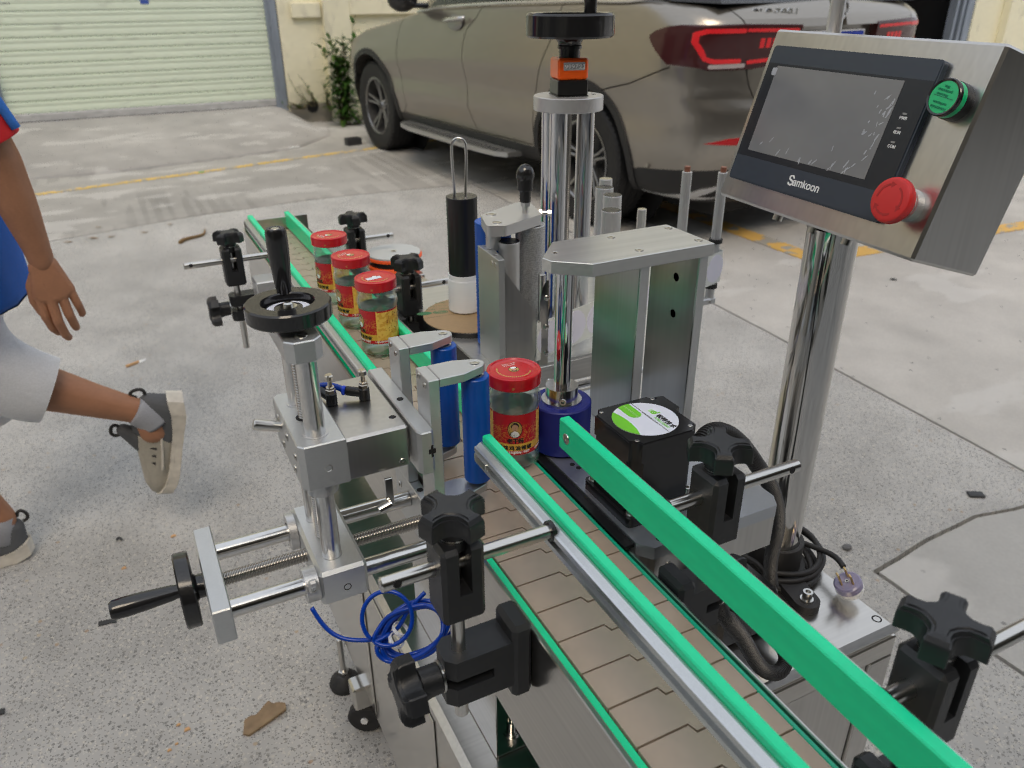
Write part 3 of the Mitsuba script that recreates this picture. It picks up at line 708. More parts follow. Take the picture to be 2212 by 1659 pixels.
ALU = [(.62 * a_, b_) for a_, b_ in [(-.0005, -.0065), (-.0035, -.0065), (-.0105, -.0095), (-.0140, -.0100), (-.0140, -.0150), (-.0060, -.0150), (-.0060, -.0215), (-.0140, -.0215), (-.0140, -.0262), (-.0105, -.0268), (-.0035, -.0290), (-.0005, -.0290)]]
def rail(path, side, slot=True, hgt=.034, cap=.0085):
    g = sub('guide_rail', M)
    P = spline(path, 40) if len(path) > 2 else np.linspace(path[0], path[1], 12)
    s = 1 if side == 'left' else -1
    sec = [(s * a, b) for a, b in chamf(0, cap, -hgt, 0)]
    obj('guide_strip', sweep_xz(sec, P), 'green_rail', g, smooth=25)
    al = [(s * (a - .0004), b) for a, b in ALU]
    P2 = P.copy()
    obj('aluminium_profile', sweep_xz(al, P2), 'rail_aluminium', g)
    return g
near_left = [(.0170, .068, .099), (.0176, -.10, .099), (.0182, -.26, .099), (.0192, -.335, .099), (.0205, -.42, .099)]
g1 = rail(near_left, 'left', cap=.0092)
near_right = [(.1010, .064, .099), (.1000, -.06, .099), (.0995, -.2, .099), (.0985, -.30, .099), (.0970, -.42, .099)]
g2 = sub('guide_rail', M)
Pn = spline(near_right, 40)
obj('guide_strip', sweep_xz(chamf(0, .0115, -.034, 0), Pn), 'green_rail', g2, smooth=25)
obj('aluminium_profile', sweep_xz([(.0116 - a, b) for a, b in ALU], Pn), 'rail_aluminium', g2)
obj('screw', sunk((.1008, .050, .082), (-1, 0, 0), .0055), 'bolt_steel', g2)
obj('slot_nut', [bx(.0065, .0125, .040, .066, .0775, .0838, .0005)], 'bolt_steel', g1)
g3 = rail([(.009 - .0105, .375, .038), (.009 - .0112, .8, .038), (-.0035, 1.272, .038)], 'left', cap=.0105)
g4 = sub('guide_rail', M)
Pf = np.array([(.0765, 1.268, .038), (.0795, .9, .038), (.082, .20, .038)])[::-1]
obj('guide_strip', sweep_xz(chamf(0, .0105, -.034, 0), np.array([np.interp(np.linspace(0, 1, 16), [0, .8, 1], Pf[:, k]) for k in range(3)]).T), 'green_rail', g4, smooth=25)
obj('aluminium_profile', sweep_xz([(.0108 - a, b) for a, b in ALU], np.array([(.082, .33, .038), (.0765, 1.268, .038)])[::-1]), 'rail_aluminium', g4)

# clamps that carry the rails; X is outward from the conveyor
def star_knob(c, axis, r, h, turn=0.):
    """Four-lobed hand knob: lobes, waist and neck on the axis through c (the middle of its face side)."""
    out = sg.Point(0, 0).buffer(r * .62)
    for k in range(4):
        a = turn + k * math.pi / 2
        lobe = sg.Polygon([(0, -r * .27), (r * 1.0, -r * .30), (r * 1.0, r * .30), (0, r * .27)])
        out = out.union(sa.rotate(lobe, a, origin=(0, 0), use_radians=True))
    for k in range(4):
        a = turn + math.pi / 4 + k * math.pi / 2
        out = out.difference(sg.Point(r * 1.0 * math.cos(a), r * 1.0 * math.sin(a)).buffer(r * .44))
    s = out.buffer(-r * .05).buffer(r * .05).simplify(.0003)
    low = prism(s, 0, h * .62)
    top = []
    lev = [(0, h * .62), (-r * .05, h * .78), (-r * .14, h * .94), (-r * .24, h * 1.0)]
    body = m3.Manifold()
    base = m3.CrossSection([np.array(sg.polygon.orient(s, 1.).exterior.coords)[:-1]])
    body = base.extrude(h * .62)
    for (d0, z0), (d1, z1) in zip(lev[:-1], lev[1:]):
        cs = base.offset(d0, m3.JoinType.Miter, 2.)
        k = 1 + (d1 - d0) / r * .9
        body = body + cs.extrude(z1 - z0, scale_top=(k, k)).translate((0, 0, z0))
    body = body.translate((0, 0, -h * .5))
    neck = man(lathe([(0, -h * 1.55), (r * .40, -h * 1.55), (r * .42, -h * 1.0), (r * .50, -h * .45), (0, -h * .45)], n=24))
    m = tri(body + neck)
    u, w, a = frame_of(axis)
    return plan(m, (u, w, a, c))
def clamp(o, s, y, zr, xr, rod_out, seed=0, lower=True, mount=True, turn=.35, arm_z=-.026, post_low=-.078, xp=None):
    """o: x of the conveyor's side plate, s: -1 to the left, +1 to the right; zr: height of the rod, xr: x where it meets the rail."""
    k = sub('rail_clamp', M)
    x = lambda d: o + s * d                    # distance outward from the plate
    d0 = .0605 if xp is None else xp
    obj('cross_rod', [cyl((xr, y, zr), (x(rod_out), y, zr), .0061, 28, .0012)], 'steel_rod', k, smooth=35)
    obj('rod_hole', lathe([(0, .0002), (.0026, .0002), (.0032, .0005), (.0036, 0), (0, -.001)], (x(rod_out - .012), y - .0058, zr + .0012), (0, -1, .2), 16), 'dark_void', k)
    if abs(xr - o) < .2: obj('end_nut', lathe([(.006, 0), (.0088, 0), (.0088, .004), (.006, .004), (.006, 0)], (xr - (.002 if s < 0 else 0), y, zr), (1, 0, 0), 20), 'satin_black', k)
    # block: slotted from the near side, chamfered above
    w = .0178
    b = man(bx(x(d0) - w, x(d0) + w, y - .020, y + .016, zr - .046, zr + .026, .0035))
    b = b - man(bx(x(d0) - .0042, x(d0) + .0062, y - .03, y + .010, zr - .018, zr + .05, 0))
    b = b - man(cyl((x(d0) - .03, y, zr), (x(d0) + .03, y, zr), .0062, 24, 0))
    obj('clamp_block', b, 'black_plastic', k)
    obj('knob', star_knob((x(d0), y, zr + .045), (0, 0, 1), .0275, .0185, turn + seed), 'black_plastic', k, smooth=35)
    obj('washer', cyl((x(d0), y, zr + .0262), (x(d0), y, zr + .0282), .0118, 28, .0004), 'bolt_steel', k)
    obj('clamp_bolt', cyl((x(d0), y, zr - .016), (x(d0), y, zr + .026), .0050, 20), 'bolt_steel', k, smooth=35)
    if not lower: return k
    obj('post', cyl((x(d0), y, post_low), (x(d0), y, zr - .04), .0060, 24, .0008), 'steel_rod', k, smooth=35)
    az = arm_z
    a = man(prism([(x(.0165), y - .0165), (x(d0 + .009), y - .0165), (x(d0 + .0165), y - .009), (x(d0 + .0165), y + .009), (x(d0 + .009), y + .0165), (x(.0165), y + .0165)], az - .0245, az + .0245))
    a = a - man(bx(min(x(.036), x(d0 + .03)), max(x(.036), x(d0 + .03)), y - .03, y + .03, az - .0055, az + .0045, 0))
    obj('arm', a, 'black_plastic', k)
    mt = bx(min(x(.0005), x(.019)), max(x(.0005), x(.019)), y - .019, y + .019, az - .040, az + .040, .004)
    obj('mount', mt, 'black_plastic', k)
    for dz in (.031, -.031): obj('mount_hole', cyl((x(.0188), y, az + dz), (x(.0194), y, az + dz), .0052, 20, 0), 'dark_void', k)
    e = x(d0 + .0165)
    obj('side_washer', cyl((e, y, az), (e + s * .0022, y, az), .0138, 28, .0004), 'bolt_steel', k)
    obj('side_knob', star_knob((e + s * .031, y, az - .003), (s, 0, 0), .0285, .0185, .3 + seed), 'black_plastic', k, smooth=35)
    obj('side_collar', cyl((e + s * .0022, y, az), (e + s * .02, y, az), .0124, 28), 'black_plastic', k, smooth=35)
    return k
clamp(-.0148, -1, -.08, .0880, .0100, .121, 0.0)
clamp(-.0148, -1, .970, .0340, -.018, .155, .55, arm_z=-.058, post_low=-.145, xp=.070)
clamp(.1262, 1, -.095, .0855, .1130, .140, .9, turn=.1, arm_z=-.034, xp=.042)
clamp(.1262, 1, -.3235, .0850, .1110, .175, .25, turn=.2, arm_z=-.034, xp=.028)
clamp(.1262, 1, .986, .0345, .090, .110, 1.2, arm_z=-.05, xp=.030)
clamp(.1262, 1, .672, .0345, .092, .104, .3, arm_z=-.05, xp=.030)
# a bracket and a stud on the left flank beyond the hand wheel
bk = sub('sensor_bracket', M)
obj('block', [bx(-.060, -.017, .885, .935, -.06, .010, .002)], 'cast_silver', bk)
obj('fitting', [cyl((-.06, .90, -.03), (-.075, .888, -.045), .006, 16), cyl((-.045, .89, .0), (-.02, .89, .0), .005, 16)], 'bolt_steel', bk)

# ---- the hand-wheel slide on the left
sl = sub('slide_unit', M)
RY = (.080, .171)
for y in RY:
    obj('guide_rod', cyl((-.2365, y, -.024), (-.0292, y, -.024), .0088, 36), 'ground_steel', sl, smooth=35)
obj('lead_screw', threaded((-.236, .1255, -.024), (-.031, .1255, -.024), .0072, .0030), 'lead_screw_steel', sl, smooth=20)
obj('end_block', bx(-.2535, -.236, .058, .193, -.043, -.005, .0012), 'anodised', sl)
b = man(bx(-.1555, -.1085, .067, .190, -.0465, -.007, .0034))
obj('lower_block', b, 'anodised', sl)
obj('tapped_hole', lathe([(0, -.0003), (.003, -.0003), (.0033, .0003), (.0038, .0002), (.0038, -.001), (0, -.001)], (-.130, .0668, -.030), (0, -1, 0), 18), 'dark_void', sl)
obj('shaft_collar', [pipe((-.1685, RY[0], -.024), (-.1560, RY[0], -.024), .0172, .0082, 40), bx(-.1665, -.158, RY[0] - .0185, RY[0] - .0120, -.0220, -.0075, .002)], 'cast_silver', sl, smooth=30)
obj('collar_screw', screw((-.1622, RY[0] - .0183, -.0165), (0, -1, .2), .0033), 'bolt_steel', sl)
obj('flange', pipe((-.1640, RY[1], -.024), (-.1560, RY[1], -.024), .0195, .0085, 40), 'cast_silver', sl, smooth=30)
VY = (.0925, .159)
for y in VY:
    obj('upright_rod', cyl((-.136, y, -.0068), (-.136, y, .206), .0092, 36), 'ground_steel', sl, smooth=35)
obj('upright_screw', threaded((-.1375, .1265, -.0068), (-.1375, .1265, .206), .0056, .0027, 16), 'lead_screw_steel', sl, smooth=20)
obj('slide_block', prism([(-.1565, .077), (-.1515, .071), (-.1140, .071), (-.1140, .181), (-.1515, .186), (-.1565, .180)], .084, .130, .0011), 'anodised', sl)
for y in VY:
    obj('bush', [pipe((-.136, y, .0695), (-.136, y, .0842), .0142, .0094, 36), pipe((-.136, y, .1295), (-.136, y, .1307), .0116, .0094, 36)], 'cast_silver', sl, smooth=30)
obj('screw_hole', cyl((-.1375, .1265, .1297), (-.1375, .1265, .1304), .0082, 24, 0), 'dark_void', sl)
obj('tapped_hole', lathe([(0, -.0006), (.0026, -.0006), (.0032, .0003), (.0038, .0002), (.0038, -.001), (0, -.001)], (-.1325, .0709, .104), (0, -1, 0), 18), 'bolt_steel', sl)
for y, z in ((.090, .112), (.122, .116), (.160, .118), (.100, .094), (.146, .096)):
    obj('side_screw', screw((-.1565, y, z), (-1, 0, 0), .0042), 'bolt_steel', sl)
obj('lock_pin', cyl((-.157, .150, .113), (-.1815, .150, .1215), .0052, 24, .0008), 'steel_rod', sl, smooth=35)
obj('top_block', prism([(-.1535, .086), (-.1465, .0785), (-.1290, .0785), (-.1215, .086), (-.1215, .172), (-.1535, .172)], .2055, .2255, .0010), 'anodised', sl)
obj('cap_screw', sunk((-.1365, .0925, .2256), (0, 0, 1), .0052), 'bolt_steel', sl)
def handwheel(c, axis, R, h, parent, grip, grip_len, bolt='bolt_steel', deep=0.):
    hw = numbered(parent + '__hand_wheel') if parent.count('__') == 0 else numbered(parent + '__hand_wheel')
    ax = np.asarray(axis, float); c = np.asarray(c, float)
    ri = R * .60
    rim = [(ri, -h * .3), (R * .97, -h * .5), (R, -h * .40), (R, h * .40), (R * .965, h * .5), (ri + R * .03, h * .5), (ri, h * .42), (ri, -h * .3)]
    web = [(0, -h * .45), (R * .24, -h * .45), (R * .30, -h * .30), (ri + .0005, -h * .22), (ri + .0005, -h * .02), (R * .34, -h * .14), (R * .33, h * .12), (R * .20, h * .14), (0, h * .14)]
    obj('rim', lathe(rim, c, ax, 64), 'gloss_black', hw, smooth=25)
    obj('disc', lathe(web, c, ax, 48), 'gloss_black', hw, smooth=25)
    obj('ring', lathe([(R * .35, -h * .13), (R * .52, -h * .02), (R * .52, h * .0), (R * .35, -h * .10), (R * .35, -h * .13)], c, ax, 48), 'sticker_white', hw, label='pale ring inside the wheel') if deep == 0 else None
    obj('hub_bolt', lathe([(0, h * .14), (R * .21, h * .14), (R * .21, h * .19), (R * .11, h * .20), (R * .115, h * .36), (R * .075, h * .45), (R * .04, h * .45), (R * .04, h * .32), (0, h * .32)], c, ax, 28), bolt, hw, smooth=30)
    g = np.asarray(grip, float)
    r0 = grip_len * .155
    obj('grip', lathe([(0, 0), (r0 * .72, 0), (r0 * .72, .06 * grip_len), (r0 * .80, .10 * grip_len), (r0 * 1.0, .55 * grip_len), (r0 * 1.04, .80 * grip_len), (r0 * 1.0, .95 * grip_len), (r0 * .82, grip_len), (r0 * .5, grip_len), (r0 * .48, grip_len * .985), (0, grip_len * .985)], g, ax, 36), 'gloss_black', hw, smooth=35)
    obj('grip_bolt', lathe([(0, 0), (r0 * .46, 0), (r0 * .40, .015 * grip_len), (0, .018 * grip_len)], g + ax * grip_len * .985, ax, 20), 'bolt_steel', hw)
    return hw
handwheel((-.139, .121, .2400), (0, 0, 1), .0368, .0145, sl, (-.1362, .1480, .246), .058)
obj('wheel_neck', cyl((-.139, .121, .2256), (-.139, .121, .2335), .0105, 28), 'gloss_black', sl)
handwheel((-.2690, .1255, -.024), (-1, 0, 0), .0365, .0140, sl, (-.2750, .104, -.006), .058)
obj('wheel_neck', lathe([(0, 0), (.0115, 0), (.0115, .006), (.018, .0125), (0, .0125)], (-.2536, .1255, -.024), (-1, 0, 0), 28), 'gloss_black', sl, smooth=30)
obj('film_wrap', [trimesh.Trimesh(np.array([(-.109, .0685, -.010), (-.098, .067, -.006), (-.100, .066, -.022), (-.108, .067, -.034), (-.088, .069, -.012), (-.104, .062, -.045)]), np.array([(0, 1, 2), (0, 2, 3), (1, 4, 2), (3, 2, 5)]), process=False)], 'clear_film', sl)

# ---- press rollers carried by the slide
ru = sub('press_roller_unit', M)
obj('mount_plate', bx(-.0288, -.0165, .046, .216, -.064, -.002, .001), 'anodised', ru)
for y, z in ((.200, -.022),): obj('screw', screw((-.0288, y, z), (-1, 0, 0), .0045), 'bolt_steel', ru)
obj('tapped_hole', cyl((-.0225, .150, -.0022), (-.0225, .150, -.0015), .0035, 18, 0), 'dark_void', ru)
obj('cover', bx(-.1130, -.0475, .096, .222, .068, .1135, .0026), 'stainless', ru)
for x, y in ((-.0560, .118),): obj('cover_hole', lathe([(0, .0001), (.0022, .0001), (.003, .0005), (.0036, 0)], (x, y, .1135), n=16), 'dark_void', ru)
obj('cover_screw', screw((-.056, .0961, .0755), (0, -1, 0), .0034), 'bolt_steel', ru)
obj('cross_bar', prism([(-.0455, .0805), (-.0425, .0745), (-.0325, .0745), (-.0292, .0790), (-.0292, .232), (-.0455, .232)], .067, .1135, .0012), 'anodised', ru)
obj('slot', [bx(-.0362, -.0292, .0741, .0747, .0895, .0945, 0), bx(-.0338, -.0316, .0741, .0747, .0855, .0985, 0)], 'dark_void', ru)
obj('tapped_hole', cyl((-.037, .150, .1134), (-.037, .150, .1141), .0034, 18, 0), 'dark_void', ru)
RX, RYS = .0262, (.1030, .1850)
for y in RYS:
    y0, y1 = y - .0175, y + .0165
    obj('bar', bx(-.0290, -.0176, y0, y1, -.0015, .1602, .0008), 'anodised', ru)
    for dy in (.0075, -.0075): obj('bar_screw', screw((-.0290, y + dy, .1555 - .004 * (dy < 0)), (-1, 0, 0), .0036), 'bolt_steel', ru)
    tip = sg.Point(RX, y).buffer(.0098, quad_segs=8)
    arm = sg.Polygon([(-.0172, y0 + .0004), (.008, y0 + .0004), (RX, y - .0097), (RX, y + .0097), (.008, y1 - .0004), (-.0172, y1 - .0004)]).union(tip).convex_hull
    obj('upper_arm', prism(arm, .1510, .1602, .0008), 'anodised', ru)
    obj('lower_arm', prism(arm, .0140, .0225, .0008), 'anodised_plate', ru)
    obj('arm_screw', sunk((RX, y, .1602), (0, 0, 1), .0046), 'bolt_steel', ru)
    rl = lathe([(.0086, .028), (.0132, .028), (.0140, .029), (.0140, .1462), (.0132, .1472), (.0086, .1472), (.0086, .028)], (RX, y, 0), n=48)
    obj('roller', rl, 'blue_roller', ru, smooth=35)
    obj('bearing', [pipe((RX, y, .1452), (RX, y, .1480), .0084, .0018, 32), cyl((RX, y, .022), (RX, y, .1512), .0042, 20)], 'bolt_steel', ru, smooth=35)
# air fittings and the stub of hose between them
for (x, y), d in (((-.0690, .166), (-.8, .45)), ((-.1015, .170), (-.35, .94))):
    af = sub('air_fitting', M)
    z = .1137
    d = np.array([d[0], d[1], .10]); d /= np.linalg.norm(d)
    obj('elbow', [cyl((x, y, z), (x, y, z + .0135), .0056, 24, .001), cyl(np.array([x, y, z + .0075]) , np.array([x, y, z + .0075]) + d * .019, .0049, 24, .001)], 'satin_black', af, smooth=35)
    obj('valve', [hexhead((x, y, z + .0135), (0, 0, 1), .0052, .0042), cyl((x, y, z + .0177), (x, y, z + .0205), .0043, 24), cyl((x, y, z + .0205), (x, y, z + .027), .0023, 16), cyl((x, y, z + .027), (x, y, z + .0335), .0044, 14, .0012)], 'nickel', af)
    obj('collar', cyl(np.array([x, y, z + .0075]) + d * .019, np.array([x, y, z + .0075]) + d * .0225, .0050, 24, .0008), 'blue_collar', af)
pa = spline([(-.0865, .1755, .1230), (-.0945, .1815, .1265), (-.1055, .1905, .1265), (-.1110, .1990, .1235), (-.1080, .1935, .1230)], 30)
obj('hose', [tube(spline([(-.0865, .1757, .1232), (-.096, .183, .1275), (-.108, .192, .126), (-.116, .200, .118)], 20), .0031, 12), tube(spline([(-.1090, .1905, .1235), (-.1125, .200, .1255), (-.119, .204, .119)], 14), .0031, 12)], 'blue_tube', M, smooth=True)
obj('trigger_bracket', [bx(-.079, -.071, .085, .088, .035, .067, .0006), cyl((-.088, .083, .036), (-.074, .083, .040), .0046, 20)], 'bolt_steel', ru)

# ---- drive wheel, its bracket and the stepping motor
db = sub('drive_unit', M)
obj('motor_plate', prism([(.1305, -.038), (.1420, -.0525), (.297, -.0525), (.306, -.038), (.306, .262), (.1305, .262)], -.0115, .0028), 'anodised_plate', db)
obj('shade_band', bx(.1190, .1302, -.036, .262, -.0039, .0008, .0004), 'satin_black', db)  # black band painting the motor plate's side face, dark from what it reflects
obj('skirt', [bx(.1470, .300, -.0500, -.0480, -.052, -.0119, .0006), bx(.1460, .1478, -.0500, .2, -.052, -.0119, .0004)], 'stainless', db)
obj('skirt_screw', lathe([(0, .0026), (.002, .0024), (.0036, .001), (.0036, 0), (0, 0)], (.163, -.0501, -.027), (0, -1, 0), 20), 'bolt_steel', db, smooth=30)
for y in (.02, .19): obj('slide_rod', cyl((.127, y, -.062), (.355, y, -.062), .0085, 32), 'ground_steel', db, smooth=35)
obj('slide_block', bx(.19, .285, -.01, .21, -.075, -.012, .002), 'anodised', db)
obj('pedestal', bx(.20, .27, .02, .19, -.32, -.075, .002), 'stainless', db)
for x, y, r in ((.158, -.043, .0068), (.147, .112, .003), (.150, .103, .003), (.166, .114, .0055), (.283, .02, .003)):
    obj('plate_hole', cyl((x, y, .0027), (x, y, .0032), r, 24, 0), 'dark_void', db)
WX, WY = .1575, .1575
obj('drive_wheel', lathe([(.009, .0045), (.0325, .0045), (.0345, .0060), (.0345, .0610), (.0330, .0625), (.009, .0625), (.009, .0045)], (WX, WY, 0), n=72), 'blue_wheel', db, smooth=30)
obj('wheel_collar', [pipe((WX, WY, .0625), (WX, WY, .0650), .0232, .012, 48), pipe((WX, WY, .0650), (WX, WY, .0815), .0186, .0098, 48)], 'ground_steel', db, smooth=30)
for a in (-2.05, 1.6): 
    d = np.array([math.cos(a), math.sin(a), 0])
    obj('collar_bolt', [cyl(np.array([WX, WY, .0735]) + d * .018, np.array([WX, WY, .0735]) + d * .0235, .0022, 14), lathe([(0, .0035), (.0019, .0035), (.0019, .0062), (.0036, .0062), (.0040, .0056), (.0040, 0), (0, 0)], np.array([WX, WY, .0735]) + d * .0225, d, 20)], 'bolt_steel', db)
obj('wheel_shaft', cyl((WX, WY, .003), (WX, WY, .222), .0094, 40, .0005), 'chrome', db, smooth=35)
obj('bridge_plate', prism([(.1305, .1585), (.1675, .2035), (.3225, .2035), (.3225, .1165), (.1665, .1165), (.1335, .1445)], .2210, .2352, .0007), 'aluminium_plate', db)
for x, y in ((.2345, .188), (.2345, .133), (.3135, .188), (.3135, .133), (.1505, .1665)):
    obj('bridge_screw', sunk((x, y, .2352), (0, 0, 1), .0046 if x > .2 else .003), 'bolt_steel', db)
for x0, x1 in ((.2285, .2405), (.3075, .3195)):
    obj('upright', bx(x0, x1, .1215, .2085, .003, .2209, .0009), 'anodised_shaded', db)
    obj('lit_edge', bx(x0 + .0006, x1 - .0002, .1203, .12145, .003, .2209, .0003), 'anodised', db, label='front edge of the upright, its brighter light put into a paler colour')  # same plate as the upright; the paler strip paints its lit front
for z in (.186, .141): obj('tapped_hole', lathe([(0, .0001), (.0030, .0001), (.0040, .0006), (.0050, .0001)], (.3075, .158, z), (-1, 0, 0), 20), 'bolt_steel', db)
mo = sub('stepping_motor', M)
MX, MY = .1785, .0265
obj('flange', prism(rect_round(MX - .043, MX + .043, MY - .043, MY + .043, .006), .0031, .0135), 'motor_black', mo)
sq = rect_round(MX - .0395, MX + .0395, MY - .0395, MY + .0395, .003)
notch = so.unary_union([sg.Point(MX + a * .0400, MY + c * .0400).buffer(.0125) for a in (-1, 1) for c in (-1, 1)])
core = sq.difference(notch)
obj('body', [prism(core, .0135, .074)], 'motor_black', mo, smooth=30)
cap = rect_round(MX - .0400, MX + .0400, MY - .0400, MY + .0400, .003).difference(so.unary_union([sg.Point(MX + a * .0400, MY + c * .0400).buffer(.0095) for a in (-1, 1) for c in (-1, 1)]))
obj('cap', [prism(cap, .0743, .0955), prism(cap.buffer(-.0012), .0955, .0968)], 'motor_black', mo, smooth=30)
obj('connector', prism([(MX + .0395, MY + .004), (MX + .0490, MY + .008), (MX + .0490, MY + .036), (MX + .0395, MY + .038)], .060, .0945), 'motor_black', mo)
for a in (-1, 1):
    for c in (-1, 1):
        obj('cap_screw', screw((MX + a * .0318, MY + c * .0318, .0968), (0, 0, 1), .0022), 'bolt_steel', mo)
        obj('bolt', [cyl((MX + a * .0345, MY + c * .0345, .0135), (MX + a * .0345, MY + c * .0345, .0148), .0062, 24, 0), lathe([(0, .006), (.0024, .006), (.0024, .010), (.0044, .010), (.0049, .009), (.0049, 0), (0, 0)], (MX + a * .0345, MY + c * .0345, .0148), n=22)], 'bolt_steel', mo)
disc = sg.Point(0, 0).buffer(.0335, quad_segs=24)
def on_cap(m, z): return plan(m, ((0, -1, 0), (1, 0, 0), (0, 0, 1), (MX, MY, z)))
obj('sticker', on_cap(prism(disc, 0, .0003), .0969), 'sticker_white', mo, label='round white and green sticker on the motor')
st1 = sg.box(-.04, -.012, -.0125, .0025).union(sg.Point(-.0125, -.00475).buffer(.00725)).intersection(disc)
st2 = sg.Point(-.002, -.0905).buffer(.0725, quad_segs=40).intersection(disc)
obj('sticker_band', on_cap(prism(st1, 0, .0002), .0973), 'ink_green', mo)
obj('sticker_band', on_cap(prism(st2, 0, .0002), .0973), 'ink_green', mo)
obj('lettering', [on_cap(moved(glyphs('锐特技术', .0068, .0002, 1.08, 1.2), (-.0005, .0125, 0)), .0973), on_cap(moved(text('www.szruitech.com', .0021, .0002), (-.013, .0045, 0)), .0973), on_cap(prism(sg.box(-.0325, .0052, -.0145, .0057).intersection(disc), 0, .0002), .0973), on_cap(prism(sg.box(.0125, .0052, .0325, .0057).intersection(disc), 0, .0002), .0973)], 'ink_black', mo)
obj('lettering', [on_cap(moved(text('RTELLIGENT', .0028, .0002, True), (.0028, .0086, 0)), .0973)], 'ink_green', mo)
logo = sg.Point(0, 0).buffer(.0034).difference(sg.Point(0, 0).buffer(.0016)).union(sg.Point(0, 0).buffer(.0009)).union(sg.box(.002, -.001, .0034, .0062))
obj('emblem', on_cap(moved(prism(logo, 0, .0002), (-.0065, .0150, 0)), .0973), 'ink_green', mo)
obj('emblem', on_cap(moved(prism(sg.box(-.0035, -.003, 0, .0026).difference(sg.Point(0, 0).buffer(.0022)), 0, .0002), (-.0090, .0150, 0)), .0973), 'ink_lightgreen', mo)
obj('lettering', [on_cap(moved(text('STEPPING MOTOR', .0022, .0001), (-.0315, -.0058, 0)), .0976)], 'ink_lightgreen', mo)

# ---- label head behind the conveyor
hd = sub('label_head', M)
obj('base_plate', prism([(.165, .367), (.402, .367), (.402, .53), (.72, .60), (.72, .76), (.165, .76)], -.004, 0.), 'aluminium_plate', hd)
obj('beam', bx(.1665, .400, .3655, .3685, -.038, -.0045, .0008), 'stainless_x', hd)
obj('side_face', bx(.1652, .168, .369, .758, -.038, -.0045, .0008), 'satin_black', hd)
for y, z in ((.372, -.052), (.384, -.074)): obj('slide_rod', cyl((.16, y, z), (.43, y, z), .0055, 24), 'chrome', hd, smooth=35)
obj('rack', [bx(.175 + .006 * k, .178 + .006 * k, .362, .368, -.066, -.046, .0003) for k in range(12)], 'bolt_steel', hd)
obj('stop_block', bx(.281, .299, .345, .360, -.085, -.052, .001), 'anodised', hd)
obj('stop_knob', star_knob((.303, .335, -.072), (0, -.5, .86), .0175, .014, .2), 'satin_black', hd, smooth=35)
obj('cable_end', [cyl((.272, .345, -.046), (.272, .345, -.060), .0035, 12)], 'blue_collar', hd)
obj('cable_end', [cyl((.272, .344, -.078), (.272, .344, -.092), .0035, 12)], 'orange_plastic', hd)
# column with the height hand wheel
hc = sub('height_column', M)
CX, CY = .360, .503
RGT, FW = np.array([.894, -.448, 0]), np.array([.446, .895, 0])
for a in (145, 25, 240):
    d = (RGT * math.cos(math.radians(a)) + FW * math.sin(math.radians(a))) * .0300
    obj('column_rod', cyl((CX + d[0], CY + d[1], -.003), (CX + d[0], CY + d[1], .328), .0132, 40), 'chrome', hc, smooth=35)
    obj('foot_ring', pipe((CX + d[0], CY + d[1], .0002), (CX + d[0], CY + d[1], .003), .0172, .0035, 32), 'cast_silver', hc)
obj('lead_screw', threaded((CX, CY, 0), (CX, CY, .328), .0062, .0030, 16), 'lead_screw_steel', hc, smooth=20)
obj('head_plate', lathe([(0, .3275), (.0498, .3275), (.0505, .3285), (.0505, .3462), (.0497, .3470), (0, .3470)], (CX, CY, 0), n=80), 'cast_silver', hc, smooth=30)
obj('plate_hole', cyl(np.array([CX, CY, .3469]) + RGT * .0365 + FW * .006, np.array([CX, CY, .3474]) + RGT * .0365 + FW * .006, .0028, 18, 0), 'dark_void', hc)
ta = math.radians(-14)
def turned(m, a=ta): 
    m = m.copy(); m.apply_transform(trimesh.transformations.rotation_matrix(a, [0, 0, 1], [CX, CY, 0])); return m
cn = sub('counter', M)
hs = .0222
obj('base', [turned(bx(CX - hs, CX + hs, CY - hs, CY + hs, .3485, .3690, .0014)), turned(bx(CX - hs - .0008, CX + hs + .0008, CY - hs - .0008, CY + hs + .0008, .3471, .3486, .0004))], 'counter_black', cn)
obj('housing', turned(bx(CX - hs, CX + hs, CY - hs, CY + hs, .3692, .3975, .0028)), 'orange_plastic', cn)
obj('window', turned(bx(CX - .0145, CX + .0165, CY - hs - .0008, CY - hs + .001, .3820, .3925, .0004)), 'counter_window', cn)
for k, ch_ in enumerate('9997'):
    obj('drum', turned(bx(CX - .0138 + .0050 * k, CX - .0092 + .0050 * k, CY - hs - .0011, CY - hs - .0004, .3834, .3908, .0002)), 'ink_grey', cn)
obj('drum', turned(bx(CX + .0066, CX + .0156, CY - hs - .0011, CY - hs - .0004, .3834, .3908, .0002)), 'ink_grey', cn)
def on_counter(m, x, z): return turned(plan(m, ((1, 0, 0), (0, 0, 1), (0, -1, 0), (CX + x, CY - hs - .0011, z))))
obj('digits', [on_counter(text(c, .0056, .0002, True), -.0136 + .0050 * k, .3842) for k, c in enumerate('9997')] + [on_counter(text('21', .0056, .0002, True), .0072, .3842)], 'ink_white', cn)
wh_ = sub('hand_wheel', M)
obj('neck', lathe([(0, .3976), (.0150, .3976), (.0150, .4085), (.0172, .4090), (.0172, .4125), (.0160, .4140), (.0165, .4165), (.0200, .4215), (.030, .4285), (0, .4285)], (CX, CY, 0), n=48), 'gloss_black', wh_, smooth=30)
RW = .0615
obj('rim', lathe([(.048, .4245), (RW * .95, .4235), (RW, .4262), (RW, .4515), (RW * .96, .4545), (.0520, .4535), (.0505, .4300), (.048, .4245)], (CX, CY, 0), n=96), 'gloss_black', wh_, smooth=30)
obj('disc', lathe([(0, .4265), (.0495, .4265), (.0495, .4300), (.02, .4310), (.018, .438), (0, .438)], (CX, CY, 0), n=48), 'gloss_black', wh_, smooth=30)
gp = np.array([CX, CY, .447]) + RGT * .0215 - FW * .004
gp = np.array([CX, CY, .444]) + RGT * .0300 + FW * .030
